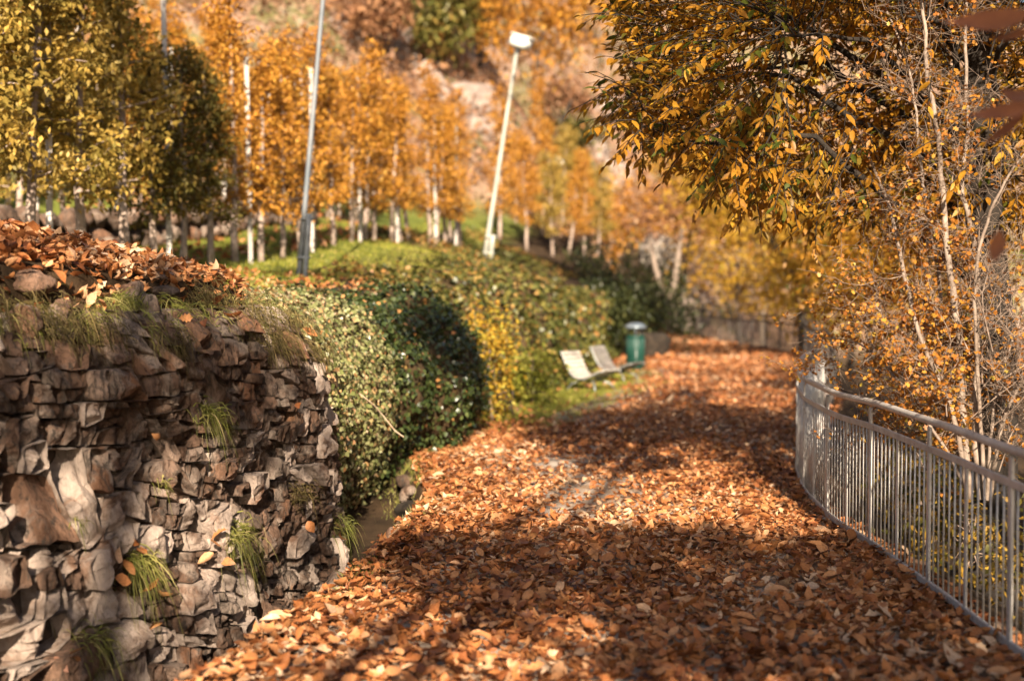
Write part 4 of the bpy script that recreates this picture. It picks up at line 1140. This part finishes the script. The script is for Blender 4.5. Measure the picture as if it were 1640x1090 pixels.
# near drooping branch with large leaves, high on the right, close to the viewer
nb = at(1700, -60, 5.2)
nroot = tag(empty('chestnut_branch', tuple(nb)), 'blurred drooping branch tip with large orange-brown leaves, closest to the viewer', 'branch')
bp = np.array([(7.5, 2.5, 3.9), (5.6, 3.5, 3.95), (4.0, 4.3, 3.8), (2.9, 4.9, 3.5), at(1790, -120, 5.2), at(1700, -20, 5.2), at(1640, 40, 5.2), at(1600, 60, 5.2)]); V, F = tube(bp - nb, [.04, .034, .028, .02, .012, .008, .005, .003], 6); link('stem', mesh_np('stem', V, F, M_twig), nroot)
bp2 = np.array([at(1700, -20, 5.2), at(1690, 120, 5.2), at(1640, 170, 5.2), at(1615, 175, 5.2)]); V, F = tube(bp2 - nb, [.007, .005, .004, .002], 6); link('stem', mesh_np('stem', V, F, M_twig), nroot)
near = [((1640, 30), (1500, 48)), ((1660, 50), (1575, 70)), ((1650, 5), (1560, -25)), ((1650, 172), (1535, 196)), ((1640, 185), (1572, 235)), ((1660, 160), (1600, 150)), ((1600, 372), (1592, 425))]
TVn, TFn = T_fallen(.2, .25, .17, .35)
for i, (a_, b_) in enumerate(near):
    A, B = at(*a_, 5.2), at(*b_, 5.05 + .2 * (i % 3)); X_ = (B - A); ln = np.linalg.norm(X_); X_ /= ln
    Mx = leaf_frames(X_[None], (0, -.5, .8), .3)[0]
    V = (TVn + [.5, 0, 0]) @ Mx.T * ln
    o = link('leaf', mesh_np('leaf', V, TFn, M_litter, np.full(len(V), .3 + .2 * rng.random())), nroot); o.location = A - nb

# ---------------------------------------------------------------- bushes behind the railing
bl_defs = [(3.5, 8.2, .1, .55, .7), (3.7, 9.4, .25, .6, .8), (4.3, 7.6, .4, .7, .9), (3.45, 10.9, .1, .5, .7), (3.7, 12.6, .3, .6, .8), (4.1, 14.3, .4, .7, .9), (5.0, 16.6, .5, .8, 1.0), (4.8, 11.8, .4, .9, 1.1), (5.2, 9.4, .6, .9, 1.2), (5.6, 13.4, .9, 1.0, 1.4), (3.3, 6.9, .1, .5, .6)]
side_words = ['second clump past the frame edge', 'third clump, below the pale stems', 'taller clump by the frame edge', 'clump at the railing under the orange twigs', 'clump past the hawthorn', 'clump where the railing starts to curve', 'far clump at the curve', 'tall clump behind the hawthorn trunk', 'tall clump outside on the slope', 'farthest tall clump on the slope', 'nearest clump at the frame edge']
for i, (x, y, zc, r, h) in enumerate(bl_defs):
    z = float(gz(x, y)); b = np.array([x, y, z])
    top = zc - z
    ells = [((0, 0, top * .5 + .1), (r * .75, r * .9, top * .5 + h * .35), 1)]
    pts = wavy((0, 0, -.1), (.05, 0, top * .8 + .2), 6, .08, i + 500)
    root = tree('bush', f'yellow-green leafy bush behind the railing, {side_words[i]}', 'bush', b, pts, .02, ells, 70, 9, .075, .1, M_hedge, M_twig, 'bushes behind the railing', 22, .2, (2, 2.0))

# ---------------------------------------------------------------- trees beyond the bend, right
defs = [
    ('golden leaved tree leaning over the far railing on the right', 7.2, 24.5, [((0, 0, 3.0), (2.0, 2.0, 1.9), 2), ((-1.2, 0, 2.2), (1.1, 1.2, 1.0), 1)], 330, 12, .13, .24, M_chestnut, M_bark_dark, .10),
    ('dark trunked golden tree behind the hawthorn', 6.6, 19.5, [((0, 0, 3.1), (1.7, 1.7, 1.7), 2), ((-.8, 0, 2.2), (.9, .9, .8), 1)], 300, 11, .12, .22, M_chestnut, M_bark_dark, .10),
    ('bushy golden tree past the dark corner post', 10.5, 42, [((0, 0, 3.4), (2.8, 2.6, 2.7), 2), ((-1.5, 0, 2.0), (1.6, 1.6, 1.4), 1)], 380, 11, .2, .33, M_yellow, M_bark_dark, .13),
    ('pale beige tree beyond the far railing', 9.2, 58, [((0, 0, 3.6), (2.8, 2.2, 2.6), 2), ((1.8, 0, 2.0), (2.0, 1.8, 1.6), 1)], 420, 10, .22, .34, M_yellow, M_bark, .12),
    ('rusty orange tree spreading above the path bend', 7.6, 64, [((0, 0, 6.2), (4.2, 2.8, 1.9), 2), ((-1.8, 0, 5.2), (2.2, 2, 1.2), 1)], 480, 10, .24, .36, M_orch_orange, M_bark_dark, .15),
    ('tall brown tree behind the rusty orange one', 12.5, 70, [((0, 0, 6.5), (4.0, 3.0, 4.2), 1)], 480, 10, .28, .45, M_orch_orange, M_bark, .16),
    ('golden tree low on the outer slope', 12.0, 50, [((0, 0, 4.2), (3.2, 3.0, 3.4), 1)], 380, 10, .22, .36, M_chestnut, M_bark_dark, .14),
    ('orange tree filling the gap right of the chestnut trunk', 6.9, 14.5, [((0, 0, 3.3), (1.6, 1.6, 2.0), 1)], 280, 11, .12, .2, M_yellow, M_bark_dark, .09),
    ('golden tree arching over the far bend of the path', 9.6, 47, [((-1.6, 0, 4.6), (2.6, 2.2, 1.3), 2), ((-3.2, 0, 5.6), (1.8, 1.6, .9), 1)], 380, 11, .2, .3, M_yellow, M_bark_dark, .12),
    ('high crowned tree shading the path bend', 9.0, 29, [((-1.5, 0, 8.6), (3.4, 2.2, 1.2), 1), ((-5.6, 0, 10.2), (2.8, 2.2, 1.0), 1)], 760, 11, .2, .3, M_chestnut, M_bark_dark, .14),  # added crown above the frame, there to throw shade on the bend
    ('tall golden tree high behind the chestnut crown', 9.2, 23, [((0, 0, 6.0), (3.0, 2.6, 2.8), 1)], 420, 11, .16, .3, M_chestnut, M_bark_dark, .14),
]
for lab, x, y, ells, nc, per, lf, sg, mt, bk, r0 in defs:
    z = float(gz(x, y)); top = max(e[0][2] for e in ells)
    off = max(0.0, -z)
    ells = [((e[0][0], e[0][1], e[0][2] + off), e[1], e[2]) for e in ells]
    tree('tree', lab, 'tree', (x, y, z), wavy((0, 0, -.1), (rng.normal(0, .2), 0, top + off), 8, .05, int(y * 7)), r0, ells, nc, per, lf, sg, mt, bk, 'trees beyond the railing', 14, .45)

# forked tree at the end of the path, ivy on one stem
p = at(1072, 538, 56)
root = tag(empty('forked_tree', (p[0], p[1], float(gz(p[0], p[1])))), 'forked pale tree trunk at the end of the path', 'tree')
V, F = join([tube([(0, 0, -.1), (0, 0, .6), (-.05, 0, 1.2)], [.22, .18, .17], 10), tube([(-.05, 0, 1.1), (-.3, 0, 1.8), (-.55, .1, 2.6), (-.8, .2, 4)], [.13, .11, .1, .06], 8), tube([(-.05, 0, 1.1), (.2, 0, 1.9), (.3, 0, 2.7), (.5, 0, 4.2)], [.15, .13, .11, .07], 8)])
link('trunk', mesh_np('trunk', V, F, M_bark_pale), root)
c, P = clumps([((-.1, 0, 5.0), (2.2, 1.8, 1.3), 1)], 160, 9, .28, .4)
link('crown', foliage(P, .2, M_brownleaf, rng.beta(2, 2, len(P))), root)
c, P = clumps([((.33, .05, 1.5), (.2, .2, 1.4), 1)], 60, 12, .1, .3)
link('ivy_leaves', foliage(P, .14, M_evergreen, rng.beta(2, 2, len(P)) * .8), root)

# pale ribbed rock above the forked tree
def ribbed():
    a = np.linspace(0, 2 * math.pi, 96, endpoint=False); z = np.linspace(0, 1, 14)
    prof = np.interp(z, [0, .1, .35, .7, .92, 1], [.42, .62, .85, .8, .55, .2])
    A, Zg = np.meshgrid(a, z); Pr = np.repeat(prof[:, None], 96, 1)
    rr = Pr * (1 + .07 * np.sign(np.sin(A * 16)) * np.abs(np.sin(A * 16)) ** .5)
    V = np.stack([rr * np.cos(A), rr * np.sin(A) * .8, Zg * 1.85 - .05 * np.cos(A)], -1).reshape(-1, 3)
    F = [(i * 96 + j, i * 96 + (j + 1) % 96, (i + 1) * 96 + (j + 1) % 96, (i + 1) * 96 + j) for i in range(13) for j in range(96)]
    return V, np.array(F)
M_ribbed = flat_mat('ribbed_limestone', (.2, .165, .14), (.38, .33, .28), 3, .9, 0, .5, 20)
p = at(1056, 444, 60)
V, F = ribbed(); V = np.vstack([V]); o = link('ribbed_rock', mesh_np('ribbed_rock', V, F, M_ribbed), None, tuple(p)); tag(o, 'pale ribbed boulder lit by sun above the forked tree', 'rock')
o2 = boulder('rock_ledge', (p[0] + .3, p[1] + .6, p[2] - 1.2), (2.2, 1.4, 1.45), M_rock, 900); tag(o2, 'brown rock ledge under the pale ribbed boulder', 'rock')

# dark evergreen thicket on the inner bend
for i, (u, d, r, h, lab) in enumerate([(985, 45, 1.3, 2.4, 'dark evergreen thicket behind the litter bin'), (955, 43, 1.2, 2.2, 'dark ivy-grown bush over the lounge chairs'), (1025, 51, 1.3, 2.3, 'dark thicket at the inner bend by the forked tree'), (940, 47, 1.4, 2.6, 'olive bush on the bank top above the chairs'), (1005, 60, 1.9, 3.4, 'dark shrub left of the ribbed boulder'), (1000, 44, 1.0, 2.8, 'tall dark arching shrub over the litter bin'), (1035, 49, 1.0, 2.6, 'arching dark shrub between the bin and the forked tree'), (970, 41, 1.0, 2.6, 'dark bush against the ivy bank end')]):
    x = (u - 820) / FPX * d; z = min(float(gz(x, d)), .9)
    tree('bush', lab, 'bush', (x, d, z), wavy((0, 0, 0), (0, 0, h * .7), 6, .08, i), .07, [((rng.normal(0, r * .5), rng.normal(0, r * .4), h * rng.uniform(.2, .75)), (r * rng.uniform(.35, .7), r * .6, h * rng.uniform(.2, .4)), 1) for _ in range(7)], 230, 11, .15, .24, M_evergreen, M_bark_dark, 'dark bushes at the inner bend', 8, .3)
o = boulder('leaf_covered_rock', tuple(at(1040, 560, 41)), (.75, .6, .75), M_soil, 77); tag(o, 'brown earthy rock right behind the litter bin', 'rock')

# yellow-green bush between the dark mound and the mixed bank, with a slatted panel in it
x, y = -.35, 21.3
tree('bush', 'bright yellow-green bush in the recess past the dark ivy mound', 'bush', (x, y, 0), wavy((0, 0, 0), (0, 0, 1.2), 5, .05, 3), .03, [((0, 0, .85), (.42, .5, .85), 1)], 120, 12, .09, .11, M_yellow, M_twig, None, 8, .3, (3, 1.5))
tree('bush', 'low green bush at the foot of the mixed ivy bank', 'bush', (.35, 24.2, 0), wavy((0, 0, 0), (0, 0, .8), 5, .05, 4), .03, [((0, 0, .5), (.45, .6, .5), 1)], 90, 12, .09, .11, M_meadow, M_twig, None, 8, .3)
p = at(805, 660, 21.6)
root = tag(empty('slatted_panel', (p[0], p[1], .05), R(20)), 'dark slatted panel half hidden in the yellow-green bush', 'panel')
for i in range(4):
    V, F = bbox((0, 0, .07 + i * .085), (.42, .02, .05), .004); o = link('slat', mesh_np('slat', V, F, M_darkwood), root); o.rotation_euler = (0, R(-20), 0)
for sx in (-.17, .17):
    V, F = bbox((sx, .02, .18), (.03, .02, .40), .004); link('batten', mesh_np('batten', V, F, M_darkwood), root)

# small wooden stake and a dry bramble stem
p = at(524, 470, 14.0); z = float(gz(p[0], p[1]))
V, F = tube([(0, 0, -.1), (.01, 0, .1), (.03, 0, .27)], [.016, .016, .013], 7); tag(link('stake', mesh_np('stake', V, F, M_stake), None, (p[0], p[1], z)), 'small pale wooden stake on the bank edge above the ivy', 'stake')
pts = np.array([at(575, 630, 14.0), at(600, 650, 14.1), at(618, 672, 14.1), at(632, 690, 14.0), at(646, 700, 13.9)])
V, F = tube(pts - pts[0], [.006, .006, .007, .007, .006], 6); tag(link('bramble_stem', mesh_np('bramble_stem', V, F, M_stake), None, tuple(pts[0])), 'dry pale bramble stem arching over the sunlit ivy', 'stem')

# ---------------------------------------------------------------- hillside: rocks, scrub, trees
rocks = [((738, 175), 72, (1.8, 1.2, 1.6), 'pale sunlit rock face left of the white-headed lamp'), ((690, 150), 74, (1.1, 1, 1.5), 'dark narrow crag beside the pale rock face'), ((775, 215), 70, (1.4, 1, .9), 'low grey rock below the pale rock face'),
         ((985, 190), 84, (2.4, 1.5, 1.5), 'white rock slab high on the hillside by the chestnut leaves'), ((985, 300), 76, (1.2, 1, 1.4), 'pale sloping rock in the hillside gully'), ((1010, 330), 72, (.9, .8, 1.2), 'lower pale rock in the hillside gully'), ((950, 245), 80, (1.1, .9, 1.1), 'grey rock beside the orange hillside tree'),
         ((560, 60), 85, (2.0, 1.4, 1.4), 'pinkish rock at the upper edge of the orchard'), ((640, 90), 84, (1.8, 1.4, 1.6), 'brown hillside outcrop left of the green bush')]
def hill_hit(u, v):
    """where the ray through a photo pixel meets the ground"""
    d = np.arange(30, 300, .25); X = (u - 820) / FPX * d; Z = CAM_H - (v - 462) / FPX * d
    g = gz(X, d); i = np.argmax(g > Z)
    return np.array([X[i], d[i], g[i]])
for i, ((u, v), d, r, lab) in enumerate(rocks):
    p = hill_hit(u, v); k = p[1] / d
    o = boulder('rock', tuple(p), tuple(np.array(r) * k), M_rock, 700 + i, None, .6, 16); tag(o, lab, 'rock', 'rocks on the hillside')
n = 3600; u = U(-60, 1750, n); v = U(-120, 420, n)
P = np.array([hill_hit(a_, b_) for a_, b_ in zip(u[:2600], v[:2600])])
P = P[(P[:, 1] > 50) & (P[:, 1] < 250)]
mA = wob(P[:, 0], P[:, 1], 81, .12)
# patches of scrub, three tones
for nm, lo, hi, mt, lab, sc_ in (('scrub', -9, -.25, M_brownleaf, 'reddish brown scrub spread over the hillside', 1.0), ('scrub', -.25, .35, M_scrub, 'orange scrub spread over the hillside', 1.0), ('scrub', .35, 9, M_ivy_far, 'olive green scrub spread over the hillside', .9)):
    Q = P[(mA > lo) & (mA <= hi)]
    
    per = 26
    sz = (Q[:, 1] / 70)[:, None]
    W = np.repeat(Q + np.array([0, 0, .4]), per, 0) + rng.normal(0, .55, (len(Q) * per, 3)) * np.array([1, 1, .8]) * np.repeat(sz, per, 0)
    o = link(nm, foliage(W, .27, mt, np.clip(np.repeat(rng.beta(2, 2, len(Q)), per) * .6 + rng.beta(2, 2, len(W)) * .4, 0, 1), nm)); tag(o, lab, 'scrub', kind='stuff')
hill_trees = [
    ('tall orange larch-like tree above the lamp post on the hillside', 862, 245, 12.0, 4.6, 8.0, M_orch_orange, M_bark, .3, 620),
    ('dense dark green evergreen on the hillside, tallest green one', 700, 140, 7.5, 2.2, 6.0, M_ivy_far, M_bark_dark, .45, 420),
    ('smaller green evergreen at the hillside crag', 655, 40, 4.5, 2.0, 3.5, M_ivy_far, M_bark_dark, .45, 200),
    ('dark shadowy conifer beside the orange hillside tree', 768, 110, 6.5, 1.3, 5.5, M_evergreen, M_bark_dark, .5, 180),
    ('olive shrub below the leaning dark trunk', 925, 290, 3.2, 1.3, 1.6, M_ivy_far, M_bark_dark, .5, 130),
    ('dark bush beneath the white hillside slab', 905, 235, 3.4, 1.5, 1.7, M_brownleaf, M_bark_dark, .5, 150),
    ('orange tree over the upper orchard edge', 600, 130, 5, 2.0, 3.0, M_brownleaf, M_bark, .5, 200),
    ('rust coloured tree at the crest above the path bend', 960, 110, 7, 2.8, 4.5, M_orch_orange, M_bark, .5, 240),
    ('brown thin tree right of the hillside gully', 1060, 290, 6, 2.4, 3.5, M_brownleaf, M_bark, .5, 220),
    ('orange brown tree behind the ribbed boulder', 1110, 330, 6, 2.6, 3.6, M_brownleaf, M_bark, .5, 240),
]
for i, (lab, u, v, h, cr, ch, mt, bk, sh, nc) in enumerate(hill_trees):
    p = hill_hit(u, v); k = p[1] / 75
    h, cr, ch = h * k, cr * k, ch * k
    tree('tree', lab, 'tree', tuple(p), wavy((0, 0, -.2), (.2, 0, h), 8, .04, 900 + i), .14 * k, [((0, 0, h - ch * .45), (cr, cr, ch * .55), 1)], nc, 10, .27, .36 * k, mt, bk, 'trees on the hillside', 16, sh)
p = hill_hit(860, 290); V, F = tube([(0, 0, -.3), (.6, 0, 1.5), (1.4, 0, 3.2)], [.11, .09, .05], 7); tag(link('leaning_trunk', mesh_np('leaning_trunk', V, F, M_bark_dark), None, tuple(p)), 'thin dark leaning bare trunk below the orange hillside tree', 'trunk')

# ---------------------------------------------------------------- trees behind the viewpoint that shade the foreground
def up_sun(p, h):
    p = np.array(p, float); return p + SV / SV[2] * (h - p[2])
def shade_tree(label, base, pads, r0, leaf=.2, stems=None, dens=1.0, lean=0.0):
    b = np.array([base[0], base[1], float(gz(base[0], base[1]))])
    root = tag(empty('shade_tree', tuple(b)), label, 'tree', 'trees behind the viewpoint')
    parts = []
    top = max(up_sun(t_, h)[2] for t_, h, r_, n_ in pads) - b[2]
    st = stems or [(0, 0, r0)]
    for sx, sy, rr in st:
        TP = wavy((sx, sy, -.2), (sx + lean * (top + 1), sy, top + 1), 14, .006, int(sx * 10) + 5); parts.append(tube(TP, np.linspace(rr, rr * .6, 14), 9))
    Ps = []
    for t_, h, r_, n_ in pads:
        c = up_sun(t_, h) - b
        q = np.array([st[0][0], st[0][1], max(c[2] - .4 * np.linalg.norm(c[:2]), 2.0)])
        parts.append(tube(wavy(q, c, 8, .04, int(h * 10)), np.linspace(r0 * .35, .01, 8), 6))
        cc, P = clumps([((0, 0, 0), r_, 1)], int(n_ * dens), 11, .16, .1); Ps.append(P + c)
        for k in range(8):
            parts.append(tube(wavy(c, c + cc[k], 5, .07, k), np.linspace(.012, .004, 5), 4, False))
    V, F = join(parts); link('trunk', mesh_np('trunk', V, F, M_bark), root)
    P = np.concatenate(Ps); link('crown', foliage(P, leaf, M_chestnut, rng.beta(2, 2, len(P))), root)
shade_tree('tall leaning twin-stemmed tree on the verge behind the viewpoint', (-3.3, -4.0), [((3.4, 26, 0), 15.5, (2.4, 1.5, .4), 22), ((5.0, 33, 0), 19, (2.6, 1.8, .6), 26)], .12, .2, [(0, 0, .085), (.42, .05, .085)], 1.0, .21 * -SV[1] / SV[2] + SV[0] / SV[2])
shade_tree('broad chestnut behind the viewpoint shading the middle of the path', (-4.5, -4.5),
           [((1.6, 10.2, 0), 7.2, (1.6, .9, .62), 170), ((-.2, 10.6, 0), 7.4, (.8, .7, .5), 66), ((2.2, 8.9, 0), 6.8, (.9, .8, .55), 80), ((1.2, 8.0, 0), 6.3, (.8, .6, .45), 90), ((2.0, 7.0, 0), 6, (.9, .6, .45), 80), ((.3, 9.3, 0), 6.9, (.6, .6, .35), 34)], .16, .19)
shade_tree('spreading tree behind the viewpoint shading the wall', (2.5, -6.0),
           [((-1.85, 9.9, 1.55), 7.6, (.5, .8, .26), 46), ((-2.4, 8.6, 1.6), 7.2, (.5, .8, .24), 36), ((-3.05, 7.4, 1.65), 7.0, (.5, .6, .2), 22), ((-1.75, 10.1, 1.0), 7.5, (.2, .5, .22), 12), ((-2.9, 9.4, 2.5), 8.0, (.9, .8, .18), 30), ((-3.4, 10.5, 2.5), 8.4, (.8, .8, .16), 20)], .15, .12)
shade_tree('tall tree behind the viewpoint shading the ivy mound', (-1.5, -9.5),
           [((-.85, 18.0, 1.2), 11.5, (.5, 1.0, .7), 90), ((-2.9, 20.5, 2.2), 13, (1.0, 1.0, .25), 46), ((-4.55, 20, 4.0), 13.5, (.55, .6, 1.5), 100), ((2.8, 23, 0), 12.5, (1.4, .7, .12), 9), ((1.2, 11.6, 4.9), 12, (.9, .8, .3), 26)], .15, .18)
# trees added beside the viewpoint, out of the frame, to block sky light
for i, (x, y, h, r) in enumerate([(7.5, 2.5, 8, 2.6), (8.5, -4, 9, 3.0), (9.5, 6.5, 8.5, 2.8), (12, 0, 10, 3.4)]):
    z = float(gz(x, y))
    tree('woodland_tree', ['broad woodland tree beside the viewpoint beyond the railing', 'tall woodland tree behind the viewpoint beyond the railing', 'woodland tree just outside the frame beyond the railing', 'largest woodland tree down the outer slope'][i], 'tree', (x, y, z), wavy((0, 0, -.2), (.2, 0, h + 1.5), 8, .04, 40 + i), .2,
         [((0, 0, h * .62 + 1.5), (r, r, h * .5), 1)], 420, 10, .3, .4, M_chestnut, M_bark_dark, 'woods beside the viewpoint', 12, .3)
